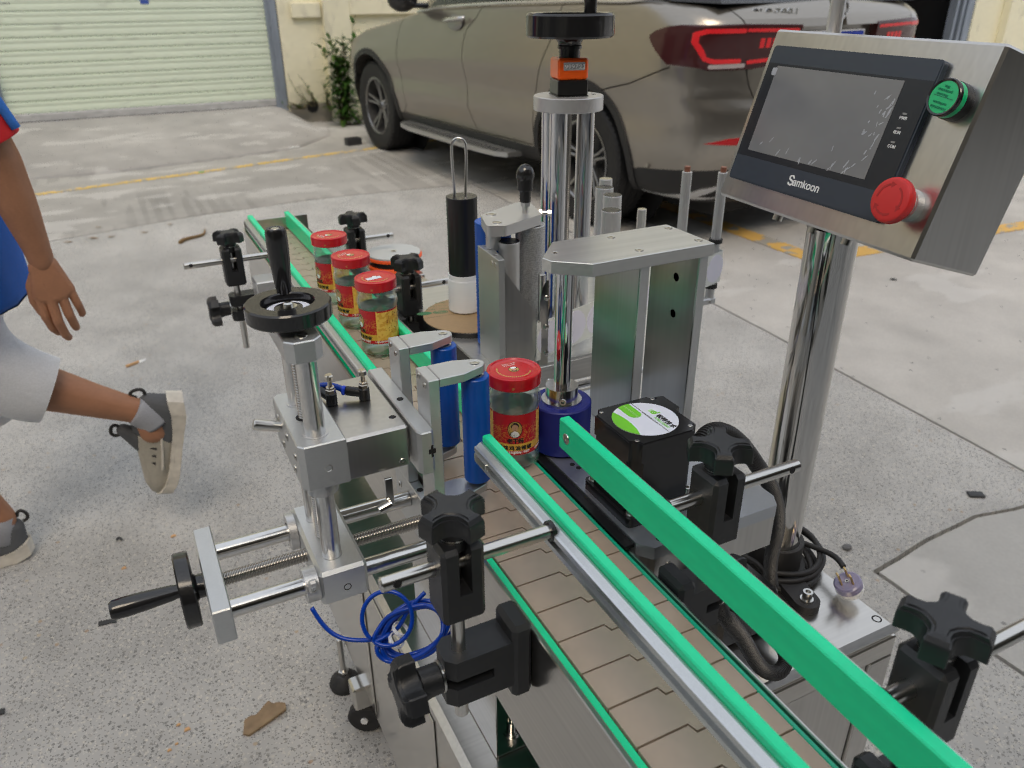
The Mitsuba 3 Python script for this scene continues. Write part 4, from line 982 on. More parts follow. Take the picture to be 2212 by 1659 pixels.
obj('grip', lathe([(0, 0), (.0085, 0), (.0088, .008), (.0100, .04), (.0125, .07), (.0120, .095), (.009, .10), (0, .10)], gp, n=36), 'gloss_black', wh_, smooth=35)
obj('grip_bolt', cyl(gp - [0, 0, .016], gp, .0045, 16), 'bolt_steel', wh_)
# rollers of the head
pr_ = sub('peel_unit', M)
top = sg.Polygon([(.191, .446), (.175, .392), (.197, .381), (.268, .411), (.284, .473), (.268, .488)]).buffer(-.006).buffer(.012, quad_segs=6).buffer(-.006)
obj('top_plate', prism(top, .1915, .2060), 'cast_silver', pr_)
for x, y in ((.206, .443), (.195, .401)): obj('plate_screw', sunk((x, y, .206), (0, 0, 1), .0075 if y > .42 else .0065), 'bolt_steel', pr_)
obj('spacer', cyl((.2005, .4265, .162), (.2005, .4265, .1915), .0105, 32), 'cast_silver', pr_, smooth=35)
obj('rubber_roller', cyl((.2200, .4690, .003), (.2200, .4690, .1890), .0260, 48), 'blue_roller', pr_, smooth=35)
obj('knurled_roller', cyl((.2585, .4270, .003), (.2585, .4270, .1895), .0212, 48), 'knurled', pr_, smooth=35)
obj('silver_roller', [cyl((.2175, .4120, .003), (.2175, .4120, .1745), .0150, 48)], 'cast_silver', pr_, smooth=35)
obj('roller_cap', cyl((.2175, .4120, .1745), (.2175, .4120, .1752), .0146, 40, .0002), 'satin_black', pr_)
kn = np.array([.251, .428, .206])
obj('knob_stud', [cyl(kn, kn + [0, 0, .016], .0045, 20), hexhead(kn + [0, 0, .010], (0, 0, 1), .0074, .006)], 'bolt_steel', pr_)
obj('knob', [lathe([(0, .016), (.0075, .016), (.0078, .020), (.0078, .030), (.0105, .032), (.0110, .046), (.009, .050), (0, .050)], kn, n=32)], 'satin_black', pr_, smooth=35)
ball = trimesh.creation.icosphere(subdivisions=3, radius=1.); ball.vertices *= [.0128, .0110, .0150]; ball.apply_translation(kn + [0, 0, .052])
obj('knob_cap', ball, 'gloss_black', pr_, smooth=True)
obj('side_bolt', [cyl((.281, .448, .198), (.296, .440, .198), .003, 16), hexhead((.283, .447, .198), (.88, -.47, 0), .0062, .005), hexhead((.294, .441, .198), (.88, -.47, 0), .0052, .006)], 'bolt_steel', pr_)
obj('peel_bar', prism([(.1840, .443), (.2010, .439), (.1890, .3680), (.1800, .3680)], .0, .165, .0006), 'anodised', pr_)
for y, x in ((.431, .1915), (.418, .1895), (.389, .1855)): obj('bar_screw', sunk((x, y, .165), (0, 0, 1), .0034), 'bolt_steel', pr_)
for y, z in ((.378, .1555), (.391, .1545)): obj('bar_bolt', screw((.1802 + (y - .368) * .05, y, z), (-.99, .05, 0), .0038), 'bolt_steel', pr_)
obj('peel_sheet', [bx(.1895, .1908, .3690, .388, .002, .155, .0003), plan(prism([(0, .003), (.044, .003), (.044, .082), (.0405, .088), (0, .146)], 0, .0009), ((.99, -.12, 0), (0, 0, 1), (.12, .99, 0), (.1908, .3690, 0)))], 'stainless', pr_)
obj('peel_post', cyl((.2445, .3660, .002), (.2445, .3660, .1370), .0050, 28), 'steel_rod', pr_, smooth=35)
sh_ = plan(prism([(0, .003), (.0120, .003), (.0120, .130), (.009, .130), (.003, .118), (0, .100)], 0, .0009), ((.95, -.31, 0), (0, 0, 1), (.31, .95, 0), (.2385, .3595, 0)))
obj('peel_guide', sh_, 'polished_steel', pr_)
for z in (.105, .062, .022): obj('guide_screw', lathe([(0, .0026), (.002, .0024), (.0040, .001), (.0040, 0), (0, 0)], (.2470, .3563, z), (-.31, -.95, 0), 20), 'bolt_steel', pr_, smooth=30)
for i, (x, y, z, r) in enumerate(((.487, .567, .150, .0168), (.548, .657, .150, .0168), (.566, .712, .151, .0168), (.590, .745, .158, .0125))):
    rr = sub('idle_roller', M)
    obj('tube', cyl((x, y, .0), (x, y, z), r, 44), 'cast_silver', rr, smooth=35)
    obj('end_cap', cyl((x, y, z), (x, y, z + .0006), r - .0006, 40, .0002), 'satin_black' if i < 3 else 'bolt_steel', rr)
obj('guide_pin', cyl((.645, .698, .0), (.645, .698, .104), .0088, 32), 'steel_rod', M, smooth=35)
# tension posts at the right end of the web
for (x, y), hi, thin in (((.672, .512), .215, 1), ((.622, .545), .238, 0)):
    tp = sub('tension_post', M)
    obj('post', cyl((x, y, -.02), (x, y, .205), .0085, 32), 'cast_silver', tp, smooth=35)
    for z in (.0, .083): obj('rubber_ring', lathe([(.0082, 0), (.0118, 0), (.0118, .007), (.0082, .007), (.0082, 0)], (x, y, z), n=32), 'rubber_black', tp)
    obj('end_pin', cyl((x, y, .205), (x, y, .214), .0052, 24), 'copper_end', tp)
    obj('arm', [bx(x - .05, x + .009, y - .009, y + .009, -.03, -.018, .002)], 'cast_silver', tp)
    obj('arm_screw', screw((x - .006, y - .0091, -.024), (0, -1, 0), .0034), 'bolt_steel', tp)
# take-up spindle and its tray
ts = sub('take_up_spindle', M)
SX, SY = .2255, .5935
obj('shaft', cyl((SX, SY, .0735), (SX, SY, .1975), .0242, 48), 'satin_black', ts, smooth=35)
wire = [(SX - .010, SY + .004, .190), (SX - .0105, SY + .004, .240), (SX - .0105, SY + .004, .272)] + [(SX - .0105 * math.cos(a), SY + .004, .272 + .0115 * math.sin(a)) for a in np.linspace(.3, math.pi - .3, 9)] + [(SX + .0105, SY + .004, .272), (SX + .0105, SY + .003, .240), (SX + .0085, SY - .004, .195)]
wire = [(px_, py_, pz_) for px_, py_, pz_ in wire]
W_ = np.array(wire); cc = np.array([SX, SY + .004, 0]); q = W_ - cc
W_ = cc + np.outer(q[:, 0], RGT) + np.outer(q[:, 1], FW) + np.outer(q[:, 2], [0, 0, 1])
obj('pin', tube(spline(W_, 70), .0023, 12), 'steel_rod', ts, smooth=True)
obj('tray', [cyl((.2255, .5700, -.004), (.2255, .5700, .0085), .0785, 96), cyl((.2255, .57, -.03), (.2255, .57, -.004), .02, 24)], 'satin_black', ts)
obj('kraft_disc', cyl((.2255, .5700, .0085), (.2255, .5700, .0100), .0780, 96, .0002), 'kraft', ts, label='brown kraft paper disc with green print')
def on_disc(m, x, y, a=math.radians(-14)): return plan(m, ((math.cos(a), math.sin(a), 0), (-math.sin(a), math.cos(a), 0), (0, 0, 1), (x, y, .0101)))
oval = sa.scale(sg.Point(0, 0).buffer(1, quad_segs=10), .0125, .0072)
obj('print', [on_disc(prism(oval.difference(sa.scale(oval, .84, .80)), 0, .0001), .184, .600), on_disc(prism(sg.box(-.009, -.0022, .009, .0022), 0, .0001), .184, .600), on_disc(prism(oval, 0, .0001), .158, .606)] , 'kraft_print', ts)
for k, w in enumerate(('System Certified', 'ISO 2018', 'System Certified')): obj('lettering', on_disc(moved(text(w, .0042, .0001), (0, 0, 0)), .166 + .012 * k, .618 + .011 * k), 'kraft_print', ts)
obj('crease', on_disc(prism(sg.box(-.05, -.0004, .06, .0004), 0, .00008), .20, .582, math.radians(-4)), 'stem_brown', ts)
# turntable far along the conveyor
tt = sub('turntable', M)
obj('disc', cyl((.231, .973, .0), (.231, .973, .004), .0545, 72), 'grey_disc', tt)
obj('rim', [cyl((.231, .973, -.0060), (.231, .973, -.0003), .0575, 72), cyl((.231, .973, -.0260), (.231, .973, -.0185), .0565, 72)], 'orange_rim', tt)
obj('drum', cyl((.231, .973, -.0190), (.231, .973, -.0055), .050, 48), 'satin_black', tt)
obj('boss', lathe([(0, .0042), (.0055, .0042), (.0055, .0052), (.003, .0052), (.003, .0030), (0, .0030)], (.231, .973, 0), n=20), 'bolt_steel', tt)
obj('support', [bx(.126, .262, .85, .90, -.062, -.028, .002), bx(.19, .27, .90, 1.02, -.06, -.028, .002)], 'stainless', tt)
obj('motor_cover', bx(.140, .232, .735, .80, -.035, .0, .004), 'stainless', M)

# ---- touch panel on its post
PX, PY = .5380, .1470
ps = sub('panel_post', M)
obj('tube', pipe((PX, PY, -.318), (PX, PY, .218), .0315, .002, 64), 'polished_steel', ps, smooth=35)
lug = sg.Point(PX, PY).buffer(.046).union(sg.MultiPoint([(PX, PY), (.519, .060)]).buffer(.019).convex_hull).union(sg.MultiPoint([(PX, PY), (.46, .20)]).buffer(.019).convex_hull).union(sg.MultiPoint([(PX, PY), (.602, .175)]).buffer(.019).convex_hull)
obj('foot', [prism(lug, -.3198, -.3065), pipe((PX, PY, -.3065), (PX, PY, -.262), .0385, .0065, 48)], 'rubber_black', ps, smooth=30)
obj('foot_bolt', [lathe([(0, 0), (.0095, 0), (.0095, .0022), (.007, .0022), (.007, .0145), (.004, .0145), (.004, .008), (0, .008)], (.519, .060, -.3064), n=24)], 'bolt_steel', ps, smooth=30)
TRAW = (.516, .173, .336, -1.627, .296)
hy, ht = TRAW[3], TRAW[4]
HR = np.array([math.cos(hy), math.sin(hy), 0]); n0 = np.array([math.sin(hy), -math.cos(hy), 0])
HU = np.array([0, 0, 1.]) * math.cos(ht) - n0 * math.sin(ht); HN = np.cross(HR, HU); HC = np.array(TRAW[:3])
def hp(m): return plan(m, (HR, HU, HN, HC))
cbx = sub('control_box', M)
obj('housing', hp(bx(-.147, .1845, -.112, .107, -.121, -.008, .0032)), 'stainless', cbx)
bz_ = rect_round(-.130, .130, -.0855, .0855, .005)
obj('bezel', hp(prism(bz_, -.0078, -.0006)), 'bezel_blue', cbx)
obj('bezel_face', hp(prism(rect_round(-.128, .128, -.0835, .0835, .004), -.0007, .0002)), 'bezel_blue', cbx)
obj('screen_surround', hp(prism(sg.box(-.1278, -.0535, .1278, .0640), .0002, .0005)), 'bezel_dark', cbx)
obj('screen', hp(prism(sg.box(-.110, -.0455, .0915, .0610), .0005, .0010)), 'screen_film', cbx, label='grey touch screen under a protective film with bubbles')
obj('film_tab', hp(prism(rect_round(-.1165, -.108, .0490, .0585, .002), .0011, .0014)), 'film_edge', cbx)
r2 = np.random.default_rng(4); bub = []
for k in range(46):
    px_ = .0885 - abs(r2.normal(0, .013)); py_ = r2.uniform(-.044, .048) 
    if k > 30: px_, py_ = r2.uniform(-.09, .07), -.0445 + abs(r2.normal(0, .008))
    px_ = min(px_, .089)
    a = math.radians(r2.normal(64, 18)); L_, w_ = r2.uniform(.003, .010), r2.uniform(.0008, .0020)
    e = sa.rotate(sa.scale(sg.Point(0, 0).buffer(1, quad_segs=4), L_ * .5, w_ * .5), a, use_radians=True)
    bub.append(moved(prism(e, .0010, .0010 + w_ * .18), (px_, py_, 0)))
obj('film_bubbles', hp(cat_(bub)), 'film_edge', cbx, kind='stuff')
obj('lettering', [hp(moved(text('S', .0120, .0003, True), (-.0205, -.0735, .0003))), hp(moved(text('amkoon', .0088, .0003, True), (-.0118, -.0728, .0003)))], 'ink_white', cbx)
for k, w in enumerate(('PWR', 'RUN', 'COM')):
    obj('lettering', hp(moved(text(w, .0032, .0002, True), (.1035, .0225 - .0150 * k, .0006))), 'ink_white', cbx)
    obj('indicator', hp(prism(sa.translate(rect_round(-.0027, .0027, -.0010, .0010, .0009), .1085, .0285 - .0150 * k), .0005, .0012)), 'ink_grey', cbx)
gl = sub('green_lamp', M)
def hlathe(pf, x, y, n=48): return hp(lathe(pf, (x, y, -.008), (0, 0, 1), n))
GX, GY = .1565, .0480
obj('ring', hlathe([(0, 0), (.0190, 0), (.0190, .010), (.0182, .0112), (0, .0112)], GX, GY), 'satin_black', gl, smooth=30)
obj('lens', hlathe([(0, .0112), (.0184, .0112), (.0186, .0180), (0, .0180)], GX, GY), 'lamp_green', gl, smooth=30)
obj('cap_ring', hlathe([(.0160, .0180), (.0188, .0180), (.0188, .0215), (.0178, .0228), (.0160, .0222), (.0160, .0180)], GX, GY), 'gloss_black', gl, smooth=30)
obj('cap_face', hlathe([(0, .0180), (.0159, .0180), (.0159, .0216), (0, .0218)], GX, GY), 'lamp_green', gl, smooth=30)
rotg = math.radians(172)
def ong(m, dx, dy): return hp(plan(m, ((math.cos(rotg), math.sin(rotg), 0), (-math.sin(rotg), math.cos(rotg), 0), (0, 0, 1), (GX + dx, GY + dy, .0140))))
obj('lettering', [ong(moved(text(w, .0027, .0002), (-len(w) * .00082, 0, 0)), 0, dy) for w, dy in (('Schutzfolie', -.0095), ('entfernen', -.0050), ('Remove', .0030), ('protection', .0072), ('film', .0112))] + [ong(prism(sg.box(-.012, -.0003, .012, .0003), 0, .0002), 0, 0)], 'green_dark', gl)
rb = sub('stop_button', M)
BX, BY = .1540, -.0590
obj('collar', hlathe([(0, 0), (.0175, 0), (.0170, .0100), (.0150, .0105), (.0150, .018), (0, .018)], BX, BY), 'cast_silver', rb, smooth=30)
obj('mushroom', hlathe([(0, .0135), (.0165, .0135), (.0180, .0155), (.0215, .0200), (.0238, .0240), (.0238, .0305), (.0228, .0325), (.0200, .0337), (0, .0342)], BX, BY, 72), 'red_button', rb, smooth=30)
obj('knurl', [hp(bx(BX + .0237 * math.cos(a) - .0004, BX + .0237 * math.cos(a) + .0004, BY + .0237 * math.sin(a) - .0004, BY + .0237 * math.sin(a) + .0004, .0170, .0215, .0001)) for a in np.linspace(0, 2 * math.pi, 72, endpoint=False)], 'red_button', rb)
for k in range(3):
    a0 = math.radians(60 + 120 * k)
    pts = [(.0155 * math.cos(a), .0155 * math.sin(a)) for a in np.linspace(a0, a0 - 1.35, 14)]
    arc = sg.LineString(pts).buffer(.0011, cap_style=2)
    e = a0 - 1.35; tipd = np.array([math.sin(e), -math.cos(e)]); rad = np.array([math.cos(e), math.sin(e)])
    p0 = rad * .0155
    arc = arc.union(sg.Polygon([tuple(p0 + rad * .0034), tuple(p0 + tipd * .0055), tuple(p0 - rad * .0034)]))
    obj('arrow', hp(moved(prism(arc, .0, .0003), (BX, BY, .0262 - .0003))), 'red_arrow', rb)
for x, y in ((-.045, -.03), (.020, -.03), (.075, -.03)):
    obj('box_bolt', hp(plan(lathe([(0, 0), (.008, 0), (.008, .0018), (.0062, .0018), (.0062, .010), (.0036, .010), (.0036, .005), (0, .005)], n=24), ((1, 0, 0), (0, 0, 1), (0, -1, 0), (x, -.1101, y)))), 'bolt_steel', cbx, smooth=30)
obj('lamp_pole', cyl(HC + HR * -.0872 + HU * .105 + HN * -.05, HC + HR * -.0872 + HU * .107 + HN * -.05 + np.array([0, 0, .30]), .0092, 32), 'cast_silver', M, smooth=35)

# ------------------------------------------------------------------ things standing on or hanging from the machine
JAR_OUT = [(0, 0), (.0215, 0), (.0250, .0012), (.0278, .0045), (.0288, .0100), (.0286, .0170), (.0278, .0215), (.0275, .0240), (.0275, .0745), (.0280, .0765),
           (.0292, .0795), (.0297, .0840), (.0290, .0880), (.0272, .0915), (.0268, .0935), (.0276, .0965), (.0272, .0995), (.0262, .1015), (.0262, .1120)]
JAR_IN = [(.0238, .1120), (.0238, .1010), (.0248, .0970), (.0246, .0930), (.0262, .0890), (.0270, .0840), (.0264, .0790), (.0251, .0750), (.0250, .0235),
          (.0262, .0170), (.0264, .0100), (.0250, .0055), (.0200, .0035), (0, .0030)]
def dense(p, k=3):
    p = np.asarray(p, float); out = [p[0]]
    for a, b in zip(p[:-1], p[1:]):
        for i in range(1, k + 1): out.append(a + (b - a) * i / k)
    return np.array(out)
jar_glass = lathe(JAR_OUT + JAR_IN, n=64)
lid_prof = [(.0265, .1030), (.0290, .1024), (.0298, .1032), (.0299, .1100), (.0300, .1150), (.0294, .1166), (.0282, .1172), (.0268, .1170), (.0258, .1160), (.0215, .1156), (.0205, .1162), (0, .1163)]
jar_lid = lathe(lid_prof + [], n=72)
jar_lid = lathe([(0, .1125), (.0262, .1125), (.0265, .1030)] + lid_prof[1:], n=72)
LZ0, LZ1, LR = .0240, .0745, .02775
def label_mesh(turn):
    n, k = 120, 6
    t = np.linspace(-math.pi, math.pi, n + 1); h = np.linspace(0, 1, k)
    tt_, hh = np.meshgrid(t, h, indexing='ij')
    V = np.stack([LR * np.cos(tt_ + turn), LR * np.sin(tt_ + turn), LZ0 + (LZ1 - LZ0) * hh], -1).reshape(-1, 3)
    uv = np.stack([tt_ / (2 * math.pi), hh], -1).reshape(-1, 2)
    i = np.arange((n + 1) * k).reshape(n + 1, k)
    F = np.concatenate([np.stack([i[:-1, :-1], i[1:, :-1], i[1:, 1:]], -1).reshape(-1, 3), np.stack([i[:-1, :-1], i[1:, 1:], i[:-1, 1:]], -1).reshape(-1, 3)])
    return trimesh.Trimesh(V, F, process=False), uv
def wrap(m, turn, x, z, r=LR):
    """Lays a flat mesh (reading along +x, up +y) on the jar: its origin x metres round from the front's middle, at height z."""
    m = refine(m, .003)
    v = np.asarray(m.vertices); a = turn + (v[:, 0] + x) / r
    rad = r + .00004 + v[:, 2]
    return trimesh.Trimesh(np.stack([rad * np.cos(a), rad * np.sin(a), z + v[:, 1]], 1), m.faces, process=False)
def flatm(s, d=.0001): return prism(s, 0, d)
el = lambda rx, ry, x=0, y=0: sa.translate(sa.scale(sg.Point(0, 0).buffer(1, quad_segs=12), rx, ry), x, y)
def portrait(k=1.):
    """A plain medallion: an oval with a simple head and white apron."""
    o = el(.0082, .0104)
    return [('ink_black', o, .0001), ('ink_gold', el(.0075, .0097), .0002), ('ink_black', el(.0044, .0047, 0, .0040), .0003), ('portrait_skin', el(.0034, .0042, 0, .0022), .0004),
            ('ink_black', el(.0060, .0042, 0, -.0062).intersection(el(.0075, .0097)), .0003), ('ink_white', el(.0046, .0052, 0, -.0072).intersection(el(.0075, .0097)), .0004)]
prin('portrait_skin', (.50, .27, .17), .5)
def jar(x, y, turn, label, sticker=False, group='glass jars with red lids on the conveyor', spin=0.):
    o = (x, y, .0001)
    k = thing('glass_jar', label, 'jar', group)
    obj('glass', moved(jar_glass, o), 'jar_glass', k, smooth=30)
    obj('lid', moved(jar_lid, o), 'red_lid', k, smooth=25)
    lm, uv = label_mesh(turn)
    lb = obj('label', moved(lm, o), 'jar_label', k, smooth=True, uv=uv)
    lb = k + '__label'
    for m, s, d in portrait(): obj('medallion', moved(wrap(flatm(s, .00008 + d * .1), turn, 0., .0565), o), m, lb)
    obj('lettering', moved(wrap(glyphs('老干妈', .0062, .0001, .98, 2.2), turn, -.0088, .0392), o), 'ink_black', lb)
    obj('lettering', moved(wrap(glyphs('风味鸡油辣椒', .0058, .0001, 1.16, 1.8), turn, -.0200, .0302), o), 'ink_black', lb)
    obj('lettering', moved(cat_([wrap(glyphs('净含量', .0031, .0001, .95, 1.2), turn, -.0205, .0258), wrap(text('280g', .0028, .0001, True), turn, -.0098, .0259), wrap(glyphs('固形物', .0031, .0001, .95, 1.2), turn, -.0020, .0258), wrap(glyphs('不低于', .0031, .0001, .95, 1.2), turn, .0085, .0258)]), o), 'ink_white', lb)
    obj('lettering', moved(wrap(text('LAOGANMA', .0024, .0001, True), turn, .0245, .0262), o), 'ink_white', lb)
    ld = k + '__lid'
    def onlid(m, dx=0, dy=0, a=0., z=.1163): 
        ca, sn = math.cos(a + spin), math.sin(a + spin)
        return moved(plan(m, ((ca, sn, 0), (-sn, ca, 0), (0, 0, 1), (dx, dy, z + .00005))), o)
    for m, s, d in portrait(): obj('medallion', onlid(flatm(sa.scale(s, .72, .60, origin=(0, 0)), .00008 + d * .25), 0, 0, 2.7), m, ld)
    if sticker: obj('sticker', onlid(flatm(sg.box(-.011, -.0045, .011, .0045), .0004), -.003, -.003, -.35), 'sticker_white', ld, label='small white sticker on the lid')
    else:
        obj('lettering', onlid(cat_([moved(text('2021 12 07', .0022, .0001), (-.0085, .0135, 0)), moved(text('00 26 35', .0022, .0001), (-.0075, .0100, 0))]), 0, 0, -.25), 'ink_white', ld)
    ring = [moved(plan(flatm(sg.box(-.0007, -.0009, .0007, .0009), .0001), ((-math.sin(a), math.cos(a), 0), (-math.cos(a), -math.sin(a), 0), (0, 0, 1), (.0185 * math.cos(a), .0185 * math.sin(a), .11615))), o) for a in np.linspace(2.6, 5.6, 26)]
    obj('rim_print', cat_(ring), 'ink_gold', ld)
    obj('lettering', moved(wrap(glyphs('开', .0030, .0001, 1., 1.), math.radians(-118), -.0015, .1055, .0300), o), 'ink_gold', ld)
    return k
FRONT = math.radians(-118)
jar(.0945, .1540, FRONT + .06, 'red lidded glass jar touching the dark blue wheel, portrait label facing the camera', spin=.2)
jar(.0545, .5160, FRONT - .95, 'red lidded glass jar with a small white lid sticker, nearest of three queued', True, spin=.5)
jar(.0530, .6360, FRONT - .85, 'middle glass jar of the three red lidded jars queued on the far belt', spin=1.)
jar(.0520, .7610, FRONT - .80, 'rearmost red lidded glass jar of the three queued on the far belt', spin=2.)

# label web
lw = thing('label_web', 'white backing strip with round blank labels stretched across behind the blue wheel', 'label strip')
WA, WB = np.array([.232, .3565]), np.array([.684, .5030])
def sheet(path, z0, z1, t=.0003):
    P = np.asarray(path, float)
    if len(P) == 2: pp = P
    d = sg.LineString(P).buffer(t / 2, cap_style=2, join_style=1)
    return prism(d, z0, z1)
obj('backing', sheet([tuple(WA), tuple(WB)], .012, .0695), 'web_paper', lw)
obj('backing', sheet([(.262, .4495), (.2780, .442), (.2815, .427), (.276, .412), (.232, .3565)], .012, .0695), 'web_paper', lw)
obj('backing', sheet([(.684, .503), (.6845, .513), (.676, .5215), (.63, .555)], .012, .0695), 'web_paper', lw)
wd = (WB - WA) / np.linalg.norm(WB - WA); wn = np.array([wd[1], -wd[0]])
L_ = np.linalg.norm(WB - WA); k = 0
while .026 + .0535 * k < L_ - .02:
    c = WA + wd * (.026 + .0535 * k) + wn * .00022
    obj('round_label', lathe([(0, 0), (.0253, 0), (.0253, .0003), (0, .0003)], (c[0], c[1], .0408), (wn[0], wn[1], 0), 56), 'label_paper', lw); k += 1
pr2 = thing('paper_roll', 'roll of white waste backing paper wound round the black spindle', 'paper roll')
obj('roll', lathe([(.0243, .0118), (.0262, .0118), (.0268, .0128), (.0268, .0640), (.0262, .0655), (.0255, .0655), (.0255, .0735), (.0243, .0735), (.0243, .0118)], (SX, SY, 0), n=56), 'roll_paper', pr2, smooth=30)
obj('tail', sheet([(SX + .012, SY - .0245), (.2130, .50), (.2040, .4635)], .0135, .066), 'roll_paper', pr2)

# conduits, hose, cord
def ribbed(path, r, pitch=.0036):
    P = spline(path, 400); s = np.r_[0, np.cumsum(np.linalg.norm(np.diff(P, axis=0), axis=1))]
    n = int(s[-1] / pitch * 6); t = np.linspace(0, s[-1], n)
    Q = np.stack([np.interp(t, s, P[:, k]) for k in range(3)], 1)
    ph = (np.arange(n) % 6) / 6.
    rr = r * (1 - .17 * (ph < .45))
    return tube(Q, rr, 20, cap=False)
h1 = thing('corrugated_conduit', 'black corrugated conduit arching from behind the motor down past the steel post', 'conduit')
obj('sleeve', ribbed([(.255, .0260, .0500), (.285, .036, .0500), (.318, .036, .028), (.348, .032, -.010), (.385, .038, -.058), (.412, .047, -.105), (.440, .066, -.165), (.474, .096, -.250), (.495, .105, -.305)], .0098), 'hose_black', h1, smooth=50)
obj('cable', tube(spline([(.2250, .046, .070), (.235, .036, .058), (.248, .028, .0495), (.262, .028, .0485), (.30, .036, .038)], 30), .0036, 12), 'satin_black', h1, smooth=True)
h2 = thing('corrugated_conduit', 'black corrugated conduit lying in a low curve on the cabinet top below the rail', 'conduit')
obj('sleeve', ribbed([(.205, -.074, -.060), (.230, -.066, -.105), (.284, -.047, -.180), (.330, -.034, -.252), (.355, -.030, -.284), (.385, -.027, -.3015), (.405, -.016, -.300), (.415, .012, -.296), (.416, .05, -.290)], .0098), 'hose_black', h2, smooth=50)
gbx = sub('added_dark_box', M)  # black box added for a dark patch: the post's foot and its reflection
obj('housing', bx(.345, .445, .045, .150, -.318, -.245, .006), 'satin_black', gbx)

ah = thing('air_hose', 'thin blue pneumatic hose tied in a loose coil in front of the cabinet', 'hose')
CC, E1, E2 = np.array([-.0880, .0010, -.0500]), np.array([.894, -.448, -.006]), np.array([.207, .401, .893])
lead = [(-.1690, .049, -.0255), (-.1660, .043, -.0330), (-.158, .032, -.0455), (-.146, .023, -.0520), (-.133, .016, -.0530), (-.122, .011, -.0515), (-.110, .007, -.0475)]
path = list(map(np.array, lead))
r3 = np.random.default_rng(5)
N3 = FWD
for k in range(5):
    a0 = math.radians(150)
    for i in range(14):
        a = a0 - 2 * math.pi * i / 14 - .0
        q = 1 + .10 * math.sin(k * 2.1 + a) + .03 * r3.normal()
        ang = math.radians(28)
        ex, ey = .0345 * q * math.cos(a), .0225 * q * math.sin(a)
        ofs = E1 * (ex * math.cos(ang) - ey * math.sin(ang)) + E2 * (ex * math.sin(ang) + ey * math.cos(ang))
        path.append(CC + ofs + N3 * (.0035 * k - .008 + .001 * r3.normal()) + np.array([.0015 * (k - 2), 0, .0012 * (k % 2)]))
path += [np.array(p) for p in ((-.100, .008, -.044), (-.092, .008, -.032), (-.082, .008, -.0215), (-.072, .008, -.0140))]
obj('hose', tube(spline(path, 520), .00205, 12), 'blue_tube', ah, smooth=True)
big = [CC + E1 * (-.0230 + .0230 * math.cos(a)) + E2 * (.0165 + .0250 * math.sin(a)) - N3 * .012 for a in np.linspace(-2.1, 4.0, 20)]
obj('hose', tube(spline(big, 120), .00205, 12), 'blue_tube', ah, smooth=True)
for c, d in (((-.105, .0015, -.0525), (.6, -.3, .75)), ((-.098, -.004, -.0790), (.9, -.45, .1)), ((-.099, .006, -.0455), (.5, -.2, .85))):
    d = np.array(d); d /= np.linalg.norm(d)
    obj('cable_tie', pipe(np.array(c) - d * .0016, np.array(c) + d * .0016, .0082 if c[2] > -.07 else .0075, .0012, 28), 'tie_white', ah)

pc = thing('power_cord', 'coiled black mains cord with clear three pin plug on the cabinet top', 'power cord')
pts = []
r4 = np.random.default_rng(9)
for i in range(74):
    a = -2.3 + i * 2 * math.pi / 16
    k = i / 16
    pts.append(np.array([.548 + (.060 + .0045 * math.sin(k * 3.3)) * math.cos(a) + .004 * k * math.cos(a * .5), .170 + (.078 + .006 * math.sin(k * 2.1 + 1)) * math.sin(a), -.3150 + .0085 * (k % 3) + .0018 * math.sin(3 * a + k)]))
pts += [np.array(p) for p in ((.604, .120, -.290), (.606, .098, -.2860), (.600, .072, -.2865))]
obj('cord', tube(spline(pts, 460), .0043, 12), 'rubber_black', pc, smooth=True)
pl = sub('plug', pc)
ax = np.array([-.42, .16, .89]); ax /= np.linalg.norm(ax)
pb = np.array([.5915, .0450, -.3080])
obj('back', lathe([(0, 0), (.0170, 0), (.0190, .0015), (.0200, .006), (.0200, .0105), (0, .0105)], pb, ax, 40), 'white_plastic', pl, smooth=30)
obj('face', lathe([(0, .0106), (.0198, .0106), (.0196, .0195), (.0170, .0215), (0, .0215)], pb, ax, 40), 'lilac_clear', pl, smooth=30)
u_, w_2, _ = frame_of(ax)
for dx, dy, wx in ((-.008, -.005, .003), (.008, -.005, .003), (0, .009, .004)):
    c = pb + ax * .0216 + u_ * dx + w_2 * dy
    obj('pin', plan(bx(-wx, wx, -.0012, .0012, 0, .0175 if dy < 0 else .021, .0005), (u_, w_2, ax, c)), 'brass', pl)
obj('screw', screw(pb + ax * .0216, ax, .0032), 'bolt_steel', pl)
obj('core', [cyl(pb + ax * .0107 + u_ * .006, pb + ax * .018 + u_ * .006, .004, 16), cyl(pb + ax * .0107 - u_ * .007, pb + ax * .018 - u_ * .007, .003, 16)], 'copper_end', pl)

# ------------------------------------------------------------------ litter on the ground
OFF = 0.
card = [(-.249, .656), (-.24, .648), (-.162, .674), (-.159, .689), (-.174, .701), (-.181, .699), (-.19, .714), (-.219, .690), (-.226, .693), (-.242, .689)]
cm = prism(wobble(card + card[:1], .006, .0012, 3), .002, .007)
cm = refine(cm, .012); cm.vertices[:, 2] += .010 * np.clip((cm.vertices[:, 0] + .21) * 14, 0, 1) * .6
obj('cardboard_scrap', cm, 'cardboard', label='torn brown piece of cardboard on the ground beside the machine', cat='cardboard scrap')
def scrap(name, pts, h, m, label, cat_n, group=None): obj(name, prism(pts, .001, .001 + h), m, label=label, cat=cat_n, group=group)
scrap('tape_scrap', [(-.494, 1.127), (-.456, 1.121), (-.457, 1.104), (-.470, 1.109), (-.494, 1.110)], .0016, 'tape_black', 'black strip of tape lying left of the hand wheel', 'tape scrap')
scrap('tape_scrap', [(-.70, .946), (-.671, .942), (-.671, .927), (-.682, .930), (-.70, .925)], .003, 'tape_black', 'black scrap cut by the left edge, low on the ground', 'tape scrap')
